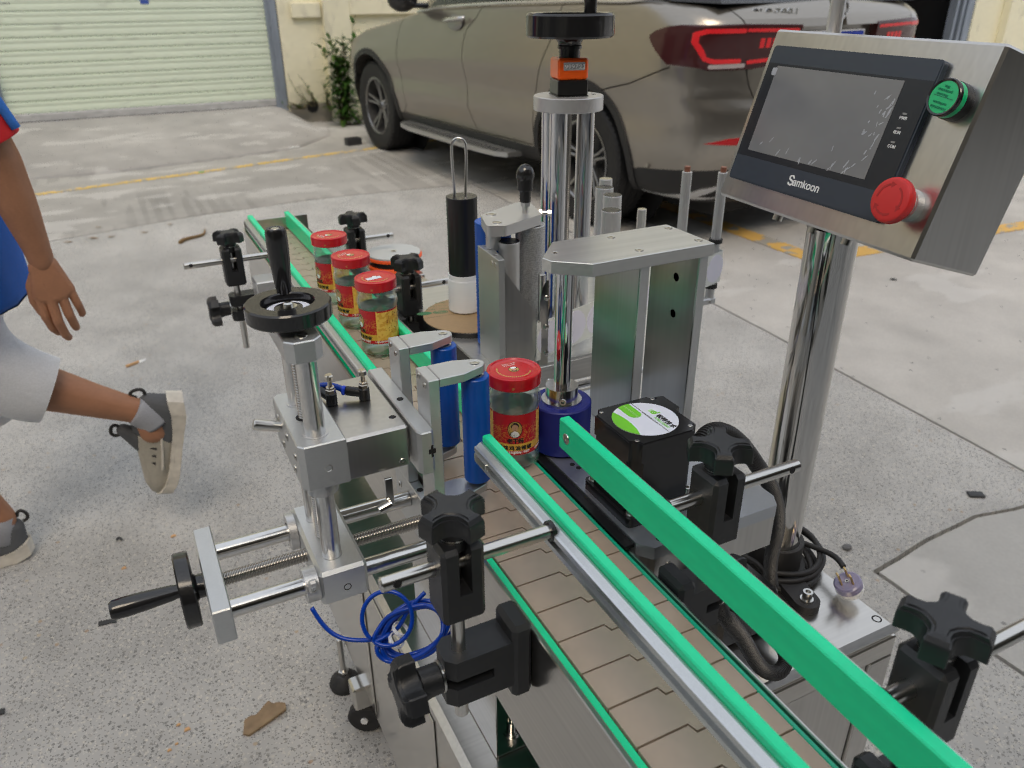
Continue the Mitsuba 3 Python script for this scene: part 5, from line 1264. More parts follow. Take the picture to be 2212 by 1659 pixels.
obj('rubber_chip', bx(-.022, .022, -.013, .013, .001, .008, .002).apply_transform(trimesh.transformations.rotation_matrix(-.55, [0, 0, 1])).apply_translation([1.760, .541, 0]), 'tape_black', label='small black rubber block on the ground right of the post', cat='rubber block')
obj('tape_curl', tube(spline([(-.442, 1.434, .004), (-.436, 1.437, .007), (-.430, 1.429, .004)], 10), .003, 6), 'tape_black', label='tiny black curl of tape left of the hand wheel', cat='tape scrap')
obj('tape_scrap', bx(3.075, 3.10, 1.922, 1.950, .001, .004, .001), 'tape_black', label='small dark scrap on the beige slab under the control box', cat='tape scrap')
obj('pebble', trimesh.creation.icosphere(subdivisions=2, radius=.011).apply_scale([1.2, 1, .6]).apply_translation([1.248, .536, .005]), 'stone_grey', label='round dark pebble beside the power cord', cat='pebble', smooth=True)
bxk = thing('wheel_chock', 'small open black box on the ground in front of the car front wheel', 'box')
ch_b = man(bx(-.07, .07, -.045, .045, .002, .065, .004)) - man(bx(-.058, .058, -.034, .034, .02, .09, .002))
obj('box', tri(ch_b).apply_transform(trimesh.transformations.rotation_matrix(.12, [0, 0, 1])).apply_translation([1.803, 6.86, 0]), 'tape_black', bxk)
for i, (x, y, s, a) in enumerate(((-.584, 4.565, .05, .2), (-.455, 4.595, .055, -.2), (-.354, 4.559, .05, .5), (-.177, 4.575, .05, .1), (-.01, 4.679, .05, .9), (-.415, 4.826, .04, .3), (.95, 6.40, .035, .2))):
    V, F = leaf((0, 0, .004), (math.cos(a), math.sin(a), .12), s, s * .42, .3)
    obj('fallen_leaf', trimesh.Trimesh(V + [x, y, .004], F, process=False), 'dry_leaf', label=('leftmost dry leaf on the pale concrete, nearest the man', 'second dry leaf from the left on the pale concrete', 'third dry leaf from the left, beside the second', 'fourth dry leaf from the left on the pale concrete', 'rightmost dry leaf on the pale concrete, above the twig', 'dry leaf lying farthest back of the row on the concrete', 'small dry leaf beside the yellow line near the car wheel')[i], cat='leaf', group='dry leaves scattered on the concrete')
obj('twig', [tube(spline([(.013, 4.243, .008), (.07, 4.30, .012), (.149, 4.348, .01), (.168, 4.40, .012), (.175, 4.446, .014)], 20), np.linspace(.012, .004, 20), 7)], 'dry_leaf', label='crooked dry twig on the concrete beyond the far belt', cat='twig', smooth=True)
obj('cigarette_butt', cyl((-.358, 2.588, .006), (-.312, 2.612, .006), .0055, 12), 'filter_tip', label='cigarette butt on the ground under the man', cat='cigarette butt')
obj('paper_scrap', prism([(-.315, 2.60), (-.290, 2.615), (-.285, 2.635), (-.31, 2.628)], .001, .004), 'scrap_white', label='white paper shred beside the cigarette butt', cat='paper scrap')
obj('plastic_scrap', prism([(.355, 6.215), (.40, 6.225), (.405, 6.250), (.36, 6.240)], .005, .008), 'scrap_green', label='bright green plastic scrap on the yellow line', cat='plastic scrap')
obj('paper_scrap', prism([(1.22, 6.90), (1.33, 6.93), (1.31, 6.96), (1.24, 6.94)], .012, .018), 'scrap_white', label='white paper scrap at the foot of the ramp', cat='paper scrap')
for x, y, s, lb_ in ((-.306, 1.388, .007, 'orange brown chip above the end of the slide guide rods'), (-.346, .721, .006, 'larger orange chip left of the cardboard scrap'), (-.36, .74, .004, 'small orange chip just beyond the larger one left of the cardboard'), (-.368, .695, .003, 'tiny orange chip low left of the cardboard scrap'), (-.382, .686, .004, 'lowest orange chip left of the cardboard scrap'), (-.431, 1.306, .006, 'orange chip up and left of the left hand wheel')):
    obj('wood_chip', prism([(x - s, y - s * .6), (x + s, y - s * .5), (x + s * .7, y + s * .7), (x - s * .6, y + s * .6)], .0005, .003), 'filter_tip', label=lb_, cat='chip', group='tiny chips on the worn concrete')

# ------------------------------------------------------------------ the parked car: u forward from the rear hub, w inward from the left flank, z up
car = thing('parked_car', 'silver beige estate car parked close to the wall, seen from its rear left', 'car')
HRr = np.array([2.245, 3.566]); CU = np.array([-.105, .9945, 0.]); CU /= np.linalg.norm(CU); CWv = np.array([CU[1], -CU[0], 0.])
def cm_(m):
    m = cat_(m) if isinstance(m, list) else tri(m) if isinstance(m, m3.Manifold) else m
    return plan(m, (CU, CWv, (0, 0, 1), (HRr[0], HRr[1], 0)))
def cobj(name, m, mat, parent=car, smooth=False, **kw): return obj(name, cm_(m), mat, parent, smooth=smooth, **kw)
WB_, HW = 2.973, .93
HALF = np.array([(.93, .24), (.30, .24), (.07, .29), (.020, .37), (.002, .46), (-.010, .56), (-.006, .68), (-.022, .79), (-.032, .87), (-.030, .97), (-.016, 1.08), (.012, 1.185), (.040, 1.205), (.20, 1.222), (.55, 1.235), (.93, 1.24)])
us = np.r_[np.array([-.972, -.965, -.955, -.94, -.92, -.89, -.85, -.80, -.74, -.67, -.60, -.52]), np.linspace(-.44, 3.3, 56), [3.4, 3.5, 3.6, 3.68, 3.74, 3.78, 3.80]]
s_of = lambda u: np.interp(u, [-.972, -.965, -.955, -.94, -.92, -.89, -.85, -.80, -.74, -.67, -.60, -.50, 3.2, 3.4, 3.6, 3.7, 3.76, 3.80], [.90, .70, .52, .38, .265, .175, .105, .060, .030, .013, .005, 0, 0, .02, .10, .22, .40, .75])
zs_of = lambda u: np.interp(u, [-.95, -.5, 0, 1.09, 1.9, 2.25, 2.55, 3.05, 3.3, 3.6, 3.8], [1.20, 1.235, 1.23, 1.20, 1.16, 1.11, 1.06, .99, .93, .86, .80])
from scipy.interpolate import PchipInterpolator
tq = np.linspace(0, 1, len(HALF)); dq = np.linspace(0, 1, 46)
HW_, HZ_ = PchipInterpolator(tq, HALF[:, 0])(dq), PchipInterpolator(tq, HALF[:, 1])(dq)
rings = []
for u in us:
    s, zs = s_of(u), zs_of(u)
    w = HW_ + s * (HW - HW_) / HW
    z = np.where(HZ_ > .46, .46 + (HZ_ - .46) * (zs - .46) / (1.205 - .46), HZ_)
    k = np.clip((-.50 - u) / .34, 0, 1)
    du = k * np.interp(z, [.2, .34, .5, .62, .74, .80, .95, 1.12, 1.16, 1.24], [.10, .03, -.035, -.045, -.03, .0, .01, -.015, .0, .10])
    half = np.stack([u + du, w, z], 1)
    mir = half[1:-1][::-1].copy(); mir[:, 1] = 2 * HW - mir[:, 1]
    rings.append(np.vstack([half, mir]))
R_ = np.array(rings); nr, nv = R_.shape[:2]
idx = np.arange(nr * nv).reshape(nr, nv); j = np.roll(np.arange(nv), -1)
F = np.concatenate([np.stack([idx[:-1], idx[:-1][:, j], idx[1:][:, j]], -1).reshape(-1, 3), np.stack([idx[:-1], idx[1:][:, j], idx[1:]], -1).reshape(-1, 3)])
V = R_.reshape(-1, 3)
V = np.vstack([V, R_[0].mean(0), R_[-1].mean(0)])
F = np.vstack([F, np.stack([idx[0][j], idx[0], np.full(nv, len(V) - 2)], 1), np.stack([idx[-1], idx[-1][j], np.full(nv, len(V) - 1)], 1)])
bm = trimesh.Trimesh(V, F, process=False)
if bm.volume < 0: bm.invert()
BODY = man(bm)
def side_prism(poly, w0=-.3, w1=.12):             # outline in (u, z), through the left flank
    s = poly if not isinstance(poly, list) else sg.Polygon(poly)
    return man(plan(prism(s, w0, w1), ((1, 0, 0), (0, 0, 1), (0, 1, 0), (0, 0, 0))))
def rear_prism(poly, u0=-1.3, u1=-.5):            # outline in (w, z), through the tail
    s = poly if not isinstance(poly, list) else sg.Polygon(poly)
    return man(plan(prism(s, u0, u1), ((0, 1, 0), (0, 0, 1), (1, 0, 0), (0, 0, 0))))
def arch(u, r, w0=-.3, w1=.34): return man(cyl((u, w0, .362), (u, w1, .362), r, 72, 0))
def box_(u0, u1, w0, w1, z0, z1): return man(bx(u0, u1, w0, w1, z0, z1, 0))
arches = [arch(u, .437) + arch(u, .437, 2 * HW - .34, 2 * HW + .3) for u in (0, WB_)]
low = side_prism([(-2, 0), (5, 0), (5, .375), (-.40, .383), (-.52, .425), (-.8, .45), (-2, .47)], -.5, 2.4)
hollow = arches[0] + arches[1]
paint = BODY - low - hollow
plastic = (BODY ^ low) - hollow
clads = []
for u in (0, WB_):
    an = man(pipe((u, -.3, .362), (u, .07, .362), .482, .045, 72))
    clads.append(((BODY.translate((0, -.009, 0)) + BODY) ^ an) ^ box_(-2, 5, -1, .1, .25, 2))
GAPS = [[(1.08, 1.25), (1.092, 1.20), (1.16, 1.12), (1.269, 1.046), (1.315, .94), (1.326, .852), (1.312, .75), (1.302, .644), (1.304, .551), (1.25, .46), (1.179, .36)],
        [(2.20, 1.2), (2.33, 1.05), (2.385, .85), (2.393, .752), (2.355, .589), (2.33, .45), (2.42, .375)],
        [(2.42, .384), (1.2, .388), (.50, .396)], [(.49, .39), (.472, .62), (.45, .72), (.36, .90), (.26, 1.04), (.20, 1.25)],
        [(-.20, .79), (-.30, .815), (-.45, .848), (-.60, .90), (-.72, .945)]]
for g in GAPS: paint = paint - side_prism(sg.LineString(g).buffer(.0035, cap_style=2), -.3, .05)
RG = [[(.20, 1.30), (.235, 1.19), (.268, 1.135), (.315, .93), (.335, .86), (.40, .745), (.93, .735)], [(2 * HW - .20, 1.30), (2 * HW - .268, 1.135), (2 * HW - .315, .93), (2 * HW - .40, .745), (.93, .735)]]
for g in RG: paint = paint - rear_prism(sg.LineString(g).buffer(.0035, cap_style=2), -1.3, -.70)
LENS = [(-.2, .985), (-.2, 1.132), (.08, 1.136), (.27, 1.138), (.63, 1.128), (.60, .955), (.33, .932), (.11, .933), (.06, .945)]
mirw = lambda P: [(2 * HW - a, b) for a, b in P]
TIP = side_prism([(-1.3, 1.14), (-.76, 1.137), (-.66, 1.122), (-.60, 1.104), (-.568, 1.085), (-.575, 1.062), (-.62, 1.018), (-.70, .955), (-.76, .930), (-1.3, .90)], -.4, 2.4)
L1, L2 = rear_prism(LENS, -1.3, -.5) ^ TIP, rear_prism(mirw(LENS), -1.3, -.5) ^ TIP
recess = rear_prism([(.60, 1.118), (1.26, 1.118), (1.20, .90), (.66, .90)], -1.3, -.925)
BIG = BODY.translate((-.003, 0, 0)) ^ box_(-1.3, -.5, -.1, 2, .2, 1.5)
shell_cut = BODY.scale((.97, .97, 1)).translate((.01, .03, 0))
lens1, lens2 = BIG ^ L1, BIG ^ L2
paint = paint - L1 - L2 - recess
cobj('body', paint, 'car_paint', smooth=28)
cobj('lower_body', plastic, 'car_plastic', smooth=28)
for c_ in clads: cobj('arch_cladding', c_, 'car_plastic', smooth=28)
for u in (0, WB_): cobj('wheel_housing', pipe((u, .32, .362), (u, .33, .362), .437, .43, 48), 'dark_void')
cobj('wheel_housing', box_(-.75, 3.5, .36, 1.5, .16, .30), 'dark_void')
def light(name, P, L, mw=lambda q: q):
    lt = sub('tail_light', car)
    cobj('lens', L, 'lens_dark', lt, smooth=28)
    front = BODY.translate((-.006, 0, 0)) ^ box_(-1.3, -.5, -.1, 2, .2, 1.5)
    front2 = BODY.translate((-.0045, -.0025 if mw(0) == 0 else .0025, 0))
    def guide(s, m, n='light_guide'):
        if mw(0) != 0: s = sa.affine_transform(s, [-1, 0, 0, 1, 2 * HW, 0])
        g = (front2 ^ rear_prism(s, -1.3, -.57)) ^ rear_prism(sg.Polygon(P).buffer(-.006), -1.3, -.59)
        g = g - BODY.translate((.006, .006 if mw(0) == 0 else -.006, 0))
        if not g.is_empty(): cobj(n, g, m, lt, smooth=28)
    guide(sg.LineString([(.262, 1.108), (.09, 1.108), (.055, 1.095), (.05, 1.06), (.09, .985), (.13, .972), (.262, .972)]).buffer(.0105), 'lens_red')
    guide(sg.LineString([(.285, 1.110), (.60, 1.104)]).buffer(.008), 'lens_red')
    guide(sg.LineString([(.315, .965), (.44, .972), (.56, .99)]).buffer(.009), 'lens_red')
    for k in range(4): guide(sg.box(.365 + .040 * k, 1.028, .392 + .040 * k, 1.072), 'lens_red', 'led')
    guide(sg.LineString([(.12, .948), (.29, .951)]).buffer(.010), 'lens_clear', 'reversing_lens')
light('l', LENS, lens1)
light('r', mirw(LENS), lens2, lambda q: 2 * HW - q)
cobj('number_plate', box_(-.952, -.946, .715, 1.155, .955, 1.085), 'plate_blue')
cobj('plate_frame', [bx(-.953, -.944, .707, 1.163, .947, .9545, .001), bx(-.953, -.944, .707, 1.163, 1.0855, 1.093, .001), bx(-.953, -.944, .707, .7145, .9545, 1.0855, .001), bx(-.953, -.944, 1.1555, 1.163, .9545, 1.0855, .001)], 'car_chrome')
cobj('reflector', ((BODY.translate((-.004, -.002, 0)) ^ rear_prism([(.10, .590), (.22, .612), (.50, .618), (.50, .590), (.24, .578)])) ^ box_(-1.2, -.6, -.1, .8, .4, .8)) - BODY.translate((.01, .01, 0)), 'reflector_red', smooth=28)
cobj('reflector', ((BODY.translate((-.004, .002, 0)) ^ rear_prism(mirw([(.10, .590), (.22, .612), (.50, .618), (.50, .590), (.24, .578)]))) ^ box_(-1.2, -.6, 1., 2., .4, .8)) - BODY.translate((.01, -.01, 0)), 'reflector_red', smooth=28)
for mwf in (lambda P: P, mirw):
    ex = sub('exhaust_trim', car)
    o = sg.Polygon(mwf([(.05, .285), (.16, .345), (.42, .395), (.52, .385), (.46, .31), (.22, .275)]))
    i_ = sg.Polygon(mwf([(.17, .300), (.24, .338), (.43, .372), (.46, .355), (.42, .312), (.24, .292)]))
    cobj('surround', ((BODY.translate((-.010, -.004, 0)) ^ rear_prism(o.difference(i_))) - BODY.translate((.02, 0, 0))), 'cast_silver', ex, smooth=28)
    cobj('opening', ((BODY.translate((-.004, -.004, 0)) ^ rear_prism(i_)) - BODY.translate((.02, 0, 0))), 'dark_void', ex)
cobj('parking_sensor', cyl((-.60, -.0065, .447), (-.60, .02, .447), .012, 20), 'car_paint')
for t_, w0, h in (('GLC 300 L', .40, .042),):
    m = text(t_, h, .006, True)
    m = plan(m, ((0, 1, 0), (0, 0, 1), (-1, 0, 0), (-.918, w0 - .06, 1.158)))
    v = np.asarray(m.vertices).copy(); ww = v[:, 1]
    v[:, 0] += np.interp(ww, [.27, .35, .45, .6, .8], [.055, .030, .008, -.016, -.030])
    m.vertices = v
    cobj('badge_lettering', m, 'car_chrome')
star = sg.Point(0, 0).buffer(.046, quad_segs=20).difference(sg.Point(0, 0).buffer(.039, quad_segs=20))
for k in range(3):
    a = math.pi / 2 + k * 2 * math.pi / 3
    star = star.union(sg.Polygon([(.041 * math.cos(a), .041 * math.sin(a)), (.007 * math.cos(a + math.pi / 3), .007 * math.sin(a + math.pi / 3)), (0, 0), (.007 * math.cos(a - math.pi / 3), .007 * math.sin(a - math.pi / 3))]))
cobj('emblem', plan(prism(star, 0, .014), ((0, 1, 0), (0, 0, 1), (-1, 0, 0), (-.956, HW, 1.190))), 'car_chrome')
# glasshouse
gp0 = [(-.86, .17, 1.225), (-.86, 1.69, 1.225), (-.62, .075, 1.235), (-.62, 1.785, 1.235), (2.30, .12, 1.13), (2.30, 1.74, 1.13), (2.0, .06, 1.15), (2.0, 1.80, 1.15), (.5, .03, 1.21), (.5, 1.83, 1.21)]
gp1 = [(-.40, .25, 1.585), (-.40, 1.61, 1.585), (1.35, .26, 1.585), (1.35, 1.60, 1.585), (.4, .215, 1.59), (.4, 1.645, 1.59)]
cobj('windows', hull(gp0 + gp1), 'car_glass')
cobj('roof', hull([(-.52, .25, 1.585), (-.52, 1.61, 1.585), (1.40, .26, 1.585), (1.40, 1.60, 1.585), (.4, .205, 1.59), (.4, 1.655, 1.59), (-.45, .5, 1.635), (-.45, 1.36, 1.635), (1.2, .5, 1.63), (1.2, 1.36, 1.63), (.4, .5, 1.645), (.4, 1.36, 1.645)]), 'car_paint', smooth=40)
bl = np.array([(2.10, .038, 1.139), (1.80, .020, 1.168), (1.45, .014, 1.188), (1.09, .012, 1.203), (.7, .012, 1.216), (.3, .012, 1.226), (-.1, .014, 1.234), (-.42, .022, 1.240), (-.55, .05, 1.262)])
st_ = tube(spline(bl, 50), .0105, 12); 
cobj('window_trim', st_, 'car_chrome', smooth=True)
mirror = trimesh.creation.icosphere(subdivisions=3, radius=1.); mirror.vertices *= [.085, .115, .085]; mirror.apply_translation([2.02, -.125, 1.225])
cobj('door_mirror', [mirror, bx(1.97, 2.06, -.05, .07, 1.165, 1.20, .01)], 'gloss_black', smooth=40)
dh = sub('door_handle', car)
cobj('grip', [tube(spline([(1.275, -.030, 1.118), (1.31, -.058, 1.114), (1.42, -.064, 1.106), (1.51, -.056, 1.098), (1.545, -.032, 1.092)], 24), .0125, 14)], 'car_chrome', dh, smooth=True)
pocket = trimesh.creation.icosphere(subdivisions=3, radius=1.); pocket.vertices *= [.105, .012, .052]; pocket.apply_translation([1.42, -.026, 1.085])
cobj('pocket', pocket, 'rim_silver', dh, smooth=True)
# running board
rbk = sub('running_board', car)
brd = sg.Polygon([(2.36, -.02), (2.28, -.085), (2.05, -.125), (1.0, -.125), (.80, -.105), (.70, -.06), (.69, .05), (2.36, .05)])
def flat_u(s, z0, z1): return prism(s, z0, z1)
cobj('tread', flat_u(brd, .292, .322), 'step_aluminium', rbk)
dots = [cyl((2.15 - .052 * k + (.026 if r else 0), -.045 - .038 * r, .3222), (2.15 - .052 * k + (.026 if r else 0), -.045 - .038 * r, .325), .013, 10, 0) for k in range(27) for r in (0, 1)]
cobj('grip_dots', cat_(dots), 'rubber_black', rbk, kind='stuff')
# wheels
tyre_p = [(.232, -.100), (.300, -.118), (.345, -.116), (.362, -.104), (.3695, -.085), (.3700, -.052), (.3640, -.050), (.3640, -.044), (.3700, -.042), (.3700, -.004), (.3640, -.002), (.3640, .004), (.3700, .006), (.3700, .046), (.364, .048), (.364, .054), (.3700, .056), (.3695, .085), (.362, .104), (.345, .116), (.300, .118), (.232, .100), (.232, -.100)]
def wheel(u, w, flip):
    kw = sub('wheel', car)
    ctr = (u, w, .370)
    a = (0, -1, 0) if not flip else (0, 1, 0)
    cobj('tyre', lathe(tyre_p, ctr, a, 96), 'tyre', kw, smooth=25)
    if True:
        ks = []
        for k in range(60):
            t = 2 * math.pi * k / 60
            b_ = bx(-.0035, .0035, -.112, -.06, .352, .3705, 0); b2 = bx(-.0035, .0035, .06, .112, .352, .3705, 0)
            for b in (b_, b2):
                b = b.copy(); b.apply_transform(trimesh.transformations.rotation_matrix(t, [0, 1, 0])); b.apply_translation(ctr); ks.append(b)
        cobj('tread_blocks', cat_(ks), 'rubber_black', kw, kind='stuff')
    cobj('rim', [lathe([(.222, -.10), (.232, -.10), (.232, .100), (.238, .106), (.230, .108), (.222, .100), (.222, -.10)], ctr, a, 72), lathe([(0, .070), (.030, .070), (.034, .066), (.045, .055), (.055, .04), (.055, -.02), (0, -.02)], ctr, a, 40)], 'rim_silver', kw, smooth=30)
    cobj('brake_disc', [lathe([(0, -.03), (.165, -.03), (.165, -.005), (0, -.005)], ctr, a, 48), lathe([(0, -.09), (.222, -.09), (.222, -.08), (0, -.08)], ctr, a, 48)], 'rim_dark', kw)
    sp = []
    for k in range(5):
        for o_ in (-1, 1):
            t0 = 2 * math.pi * k / 5 + .25
            q = []
            for rr, off, d, hw_ in ((.040, .30, .058, .0085), (.12, .125, .066, .0080), (.215, .135, .088, .0085), (.228, .14, .092, .0085)):
                tt__ = t0 + o_ * off * (1 if rr > .1 else .8)
                q.append((rr, tt__, d, hw_))
            for (r0, ta_, d0, h0), (r1, tb, d1, h1_) in zip(q[:-1], q[1:]):
                P = []
                for r_, t_, d_, h_ in ((r0, ta_, d0, h0), (r1, tb, d1, h1_)):
                    rad = np.array([math.cos(t_), 0, math.sin(t_)]); tan = np.array([-math.sin(t_), 0, math.cos(t_)]); ax_ = np.array(a, float)
                    for s1 in (-1, 1):
                        P += [rad * r_ + tan * h_ * s1 + ax_ * (d_ - .002), rad * r_ + tan * h_ * .6 * s1 + ax_ * d_, rad * r_ + tan * h_ * s1 + ax_ * (d_ - .03)]
                h = hull(P); h.apply_translation(ctr); sp.append(h)
    cobj('spokes', cat_(sp), 'rim_silver', kw)
    cobj('centre_cap', lathe([(0, .076), (.027, .075), (.031, .070), (0, .070)], ctr, a, 32), 'rim_dark', kw, smooth=30)
for u in (0, WB_):
    wheel(u, .125, False); wheel(u, 2 * HW - .125, True)

# ------------------------------------------------------------------ the man walking out of the picture on the left
def ball_(p, r, n=20):
    return m3.Manifold.sphere(float(r), n).translate(tuple(map(float, p)))
def bones(chain, n=20):
    """Union of the hulls of neighbouring spheres: ((point, radius), (point, radius), ...)."""
    out = m3.Manifold()
    for c in chain:
        for (a, ra), (b, rb) in zip(c[:-1], c[1:]):
            out = out + m3.Manifold.batch_hull([ball_(a, ra, n), ball_(b, rb, n)])
    return out
def soften(m, edge=.012, it=12):
    m = tri(m.refine_to_length(edge)); m.merge_vertices()
    trimesh.smoothing.filter_taubin(m, lamb=.5, nu=.53, iterations=it)
    return m
def oval_stack(rows, n=40):
    """A trunk: rows of (centre, half depth along x, half width along y)."""
    t = np.linspace(0, 2 * math.pi, n, endpoint=False)
    V = np.vstack([np.stack([c[0] + a * np.cos(t), c[1] + b * np.sin(t), np.full(n, c[2])], 1) for c, a, b in rows])
    i = np.arange(n); j = (i + 1) % n; F = []
    for k in range(len(rows) - 1):
        F += [np.stack([k * n + i, k * n + j, (k + 1) * n + j], 1), np.stack([k * n + i, (k + 1) * n + j, (k + 1) * n + i], 1)]
    V = np.vstack([V, rows[0][0], rows[-1][0]])
    F += [np.stack([j, i, np.full(n, len(V) - 2)], 1), np.stack([(len(rows) - 1) * n + i, (len(rows) - 1) * n + j, np.full(n, len(V) - 1)], 1)]
    m = trimesh.Trimesh(V, np.vstack(F), process=False)
    if m.volume < 0: m.invert()
    return m
man_ = thing('person', 'man in blue shirt with red sleeves and pale grey shorts walking out at left', 'person')
WR = np.array([-.417, 1.275, .815])
arm_l = [((-.555, 1.262, 1.365), .052), ((-.500, 1.258, 1.20), .046), ((-.452, 1.262, 1.075), .040), ((-.441, 1.264, 1.02), .041), ((-.430, 1.268, .93), .036), ((-.419, 1.274, .84), .0255), ((-.417, 1.275, .812), .0235)]
palm = m3.Manifold.batch_hull([ball_(p, r, 14) for p, r in (((-.427, 1.272, .802), .0165), ((-.405, 1.275, .804), .0165), ((-.437, 1.266, .742), .0125), ((-.417, 1.262, .735), .0125), ((-.397, 1.265, .738), .012), ((-.381, 1.271, .748), .011))])
fingers = [[((-.437, 1.266, .742), .0105), ((-.436, 1.262, .700), .0096), ((-.430, 1.272, .668), .0088), ((-.424, 1.288, .652), .0078)],
           [((-.418, 1.261, .735), .0108), ((-.416, 1.257, .686), .0098), ((-.411, 1.268, .652), .0090), ((-.408, 1.285, .638), .0080)],
           [((-.398, 1.265, .738), .0102), ((-.393, 1.262, .694), .0094), ((-.389, 1.274, .666), .0086), ((-.389, 1.290, .655), .0076)],
           [((-.381, 1.271, .748), .0094), ((-.373, 1.270, .712), .0084), ((-.370, 1.280, .690), .0076), ((-.372, 1.293, .682), .0068)],
           [((-.428, 1.275, .795), .0135), ((-.447, 1.280, .762), .0112), ((-.450, 1.284, .728), .0100), ((-.443, 1.288, .700), .0086)]]
hand = soften(palm + bones(fingers, 14), .0045, 10)
arm_r = [((-.555, 1.600, 1.365), .052), ((-.600, 1.612, 1.20), .046), ((-.640, 1.615, 1.075), .040), ((-.680, 1.600, 1.0), .038), ((-.76, 1.57, .95), .030), ((-.83, 1.545, .93), .0235)]
palm_r = m3.Manifold.batch_hull([ball_(p, r, 14) for p, r in (((-.84, 1.545, .935), .016), ((-.84, 1.54, .915), .016), ((-.905, 1.53, .93), .012), ((-.905, 1.53, .895), .011))])
fing_r = [[((-.905, 1.53, .93 - .012 * k), .0098), ((-.945, 1.535, .925 - .014 * k), .009), ((-.962, 1.55, .905 - .014 * k), .0078)] for k in range(4)] + [[((-.85, 1.535, .94), .012), ((-.885, 1.525, .955), .010), ((-.91, 1.525, .948), .0085)]]
hand_r = soften(palm_r + bones(fing_r, 14), .0045, 10)
leg_l = [((-.600, 1.375, .90), .085), ((-.640, 1.378, .575), .060), ((-.560, 1.380, .530), .056), ((-.490, 1.380, .492), .052), ((-.400, 1.380, .437), .040), ((-.322, 1.380, .392), .031), ((-.300, 1.380, .372), .033), ((-.292, 1.380, .330), .034)]
leg_r = [((-.610, 1.485, .90), .085), ((-.695, 1.485, .50), .058), ((-.705, 1.485, .36), .054), ((-.715, 1.485, .22), .038), ((-.678, 1.485, .12), .031), ((-.690, 1.485, .070), .034)]
trunk = bones([[((-.600, 1.43, .90), .13), ((-.600, 1.43, 1.15), .135), ((-.59, 1.43, 1.33), .12), ((-.600, 1.43, 1.46), .055), ((-.612, 1.43, 1.53), .052)], [((-.575, 1.30, 1.36), .055), ((-.575, 1.56, 1.36), .055)]])
headm = m3.Manifold.batch_hull([ball_((-.600, 1.43, 1.625), .082), ball_((-.640, 1.43, 1.60), .070), ball_((-.668, 1.43, 1.535), .040)]) + bones([[((-.700, 1.43, 1.61), .012), ((-.715, 1.43, 1.575), .015)]], 12) + bones([[((-.690, 1.415, 1.540), .010), ((-.690, 1.445, 1.540), .010)]], 10)
ears = m3.Manifold.batch_hull([ball_((-.610, 1.350, 1.60), .014), ball_((-.612, 1.352, 1.572), .010)]) + m3.Manifold.batch_hull([ball_((-.610, 1.510, 1.60), .014), ball_((-.612, 1.508, 1.572), .010)])
skin = cat_([soften(bones([arm_l]) + bones([arm_r]) + bones([leg_l]) + bones([leg_r]) + trunk + headm + ears, .012, 10), hand, hand_r])
obj('body', skin, 'skin', man_, smooth=True)
obj('hair', soften(m3.Manifold.batch_hull([ball_((-.585, 1.43, 1.645), .089), ball_((-.565, 1.43, 1.595), .080), ball_((-.640, 1.43, 1.660), .072)]) - man(bx(-.9, -.615, 1.2, 1.7, 1.3, 1.645, 0)), .012, 6), 'hair_black', man_, smooth=True)
for y in (1.400, 1.460):
    obj('eye', trimesh.creation.icosphere(subdivisions=2, radius=.011).apply_translation([-.694, y, 1.610]), 'eye_white', man_, smooth=True)
    obj('pupil', trimesh.creation.icosphere(subdivisions=2, radius=.0055).apply_translation([-.7015, y, 1.610]), 'ink_black', man_, smooth=True)
obj('mouth', trimesh.creation.icosphere(subdivisions=2, radius=1.).apply_scale([.008, .022, .006]).apply_translation([-.698, 1.43, 1.541]), 'lip', man_, smooth=True)
for f in fingers[:4]:
    p = np.array(f[-1][0]); obj('nail', trimesh.creation.icosphere(subdivisions=2, radius=1.).apply_scale([.0042, .0022, .0055]).apply_translation(p + [0, .0065, -.004]), 'nail', man_, smooth=True)
# shirt
def cloth(m, amp, seed, f=14.):
    v = np.asarray(m.vertices); n = m.vertex_normals
    m.vertices = v + n * ((meshkit.fbm(v * [f, f, f * .45], 3, seed) - .5) * 2 * amp)[:, None]
    return m
rows = [((-.592, 1.43, .712), .128, .190), ((-.592, 1.43, .725), .131, .193), ((-.594, 1.43, .80), .130, .188), ((-.600, 1.43, .90), .134, .182), ((-.605, 1.43, 1.02), .130, .178), ((-.602, 1.43, 1.15), .142, .188), ((-.596, 1.43, 1.27), .146, .190), ((-.592, 1.43, 1.36), .120, .165), ((-.596, 1.43, 1.43), .075, .095), ((-.602, 1.43, 1.455), .062, .066)]
rw = []
zz = np.linspace(rows[0][0][2], rows[-1][0][2], 60)
for z in zz:
    rw.append(((np.interp(z, [r[0][2] for r in rows], [r[0][0] for r in rows]), 1.43, z), np.interp(z, [r[0][2] for r in rows], [r[1] for r in rows]), np.interp(z, [r[0][2] for r in rows], [r[2] for r in rows])))
shirt = cloth(oval_stack(rw, 72), .007, 2)
obj('shirt', shirt, 'shirt_blue', man_, smooth=True)
def sleeve(a, name='sleeve'):
    pts = np.array([p for p, r in a[:3]], float)
    P = spline(np.vstack([pts[0] + [0, 0, .02], pts[1], pts[2] + [.004, 0, -.025]]), 24)
    t = tube(P, np.linspace(.068, .060, 24), 30, cap=False)
    obj(name, cloth(t, .004, 5), 'shirt_red', man_, smooth=True)
    d = P[-1] - P[-2]; d /= np.linalg.norm(d)
    obj('sleeve_hem', tube([P[-1] - d * .014, P[-1] - d * .001, P[-1] + d * .002], [.0612, .0612, .0600], 30, cap=False), 'shirt_red', man_, smooth=True)
    obj('sleeve_piping', tube(P[2:-1] + np.array([.060, -.028, .012]), .009, 10), 'shirt_stripe', man_, smooth=True)
sleeve(arm_l); sleeve(arm_r)
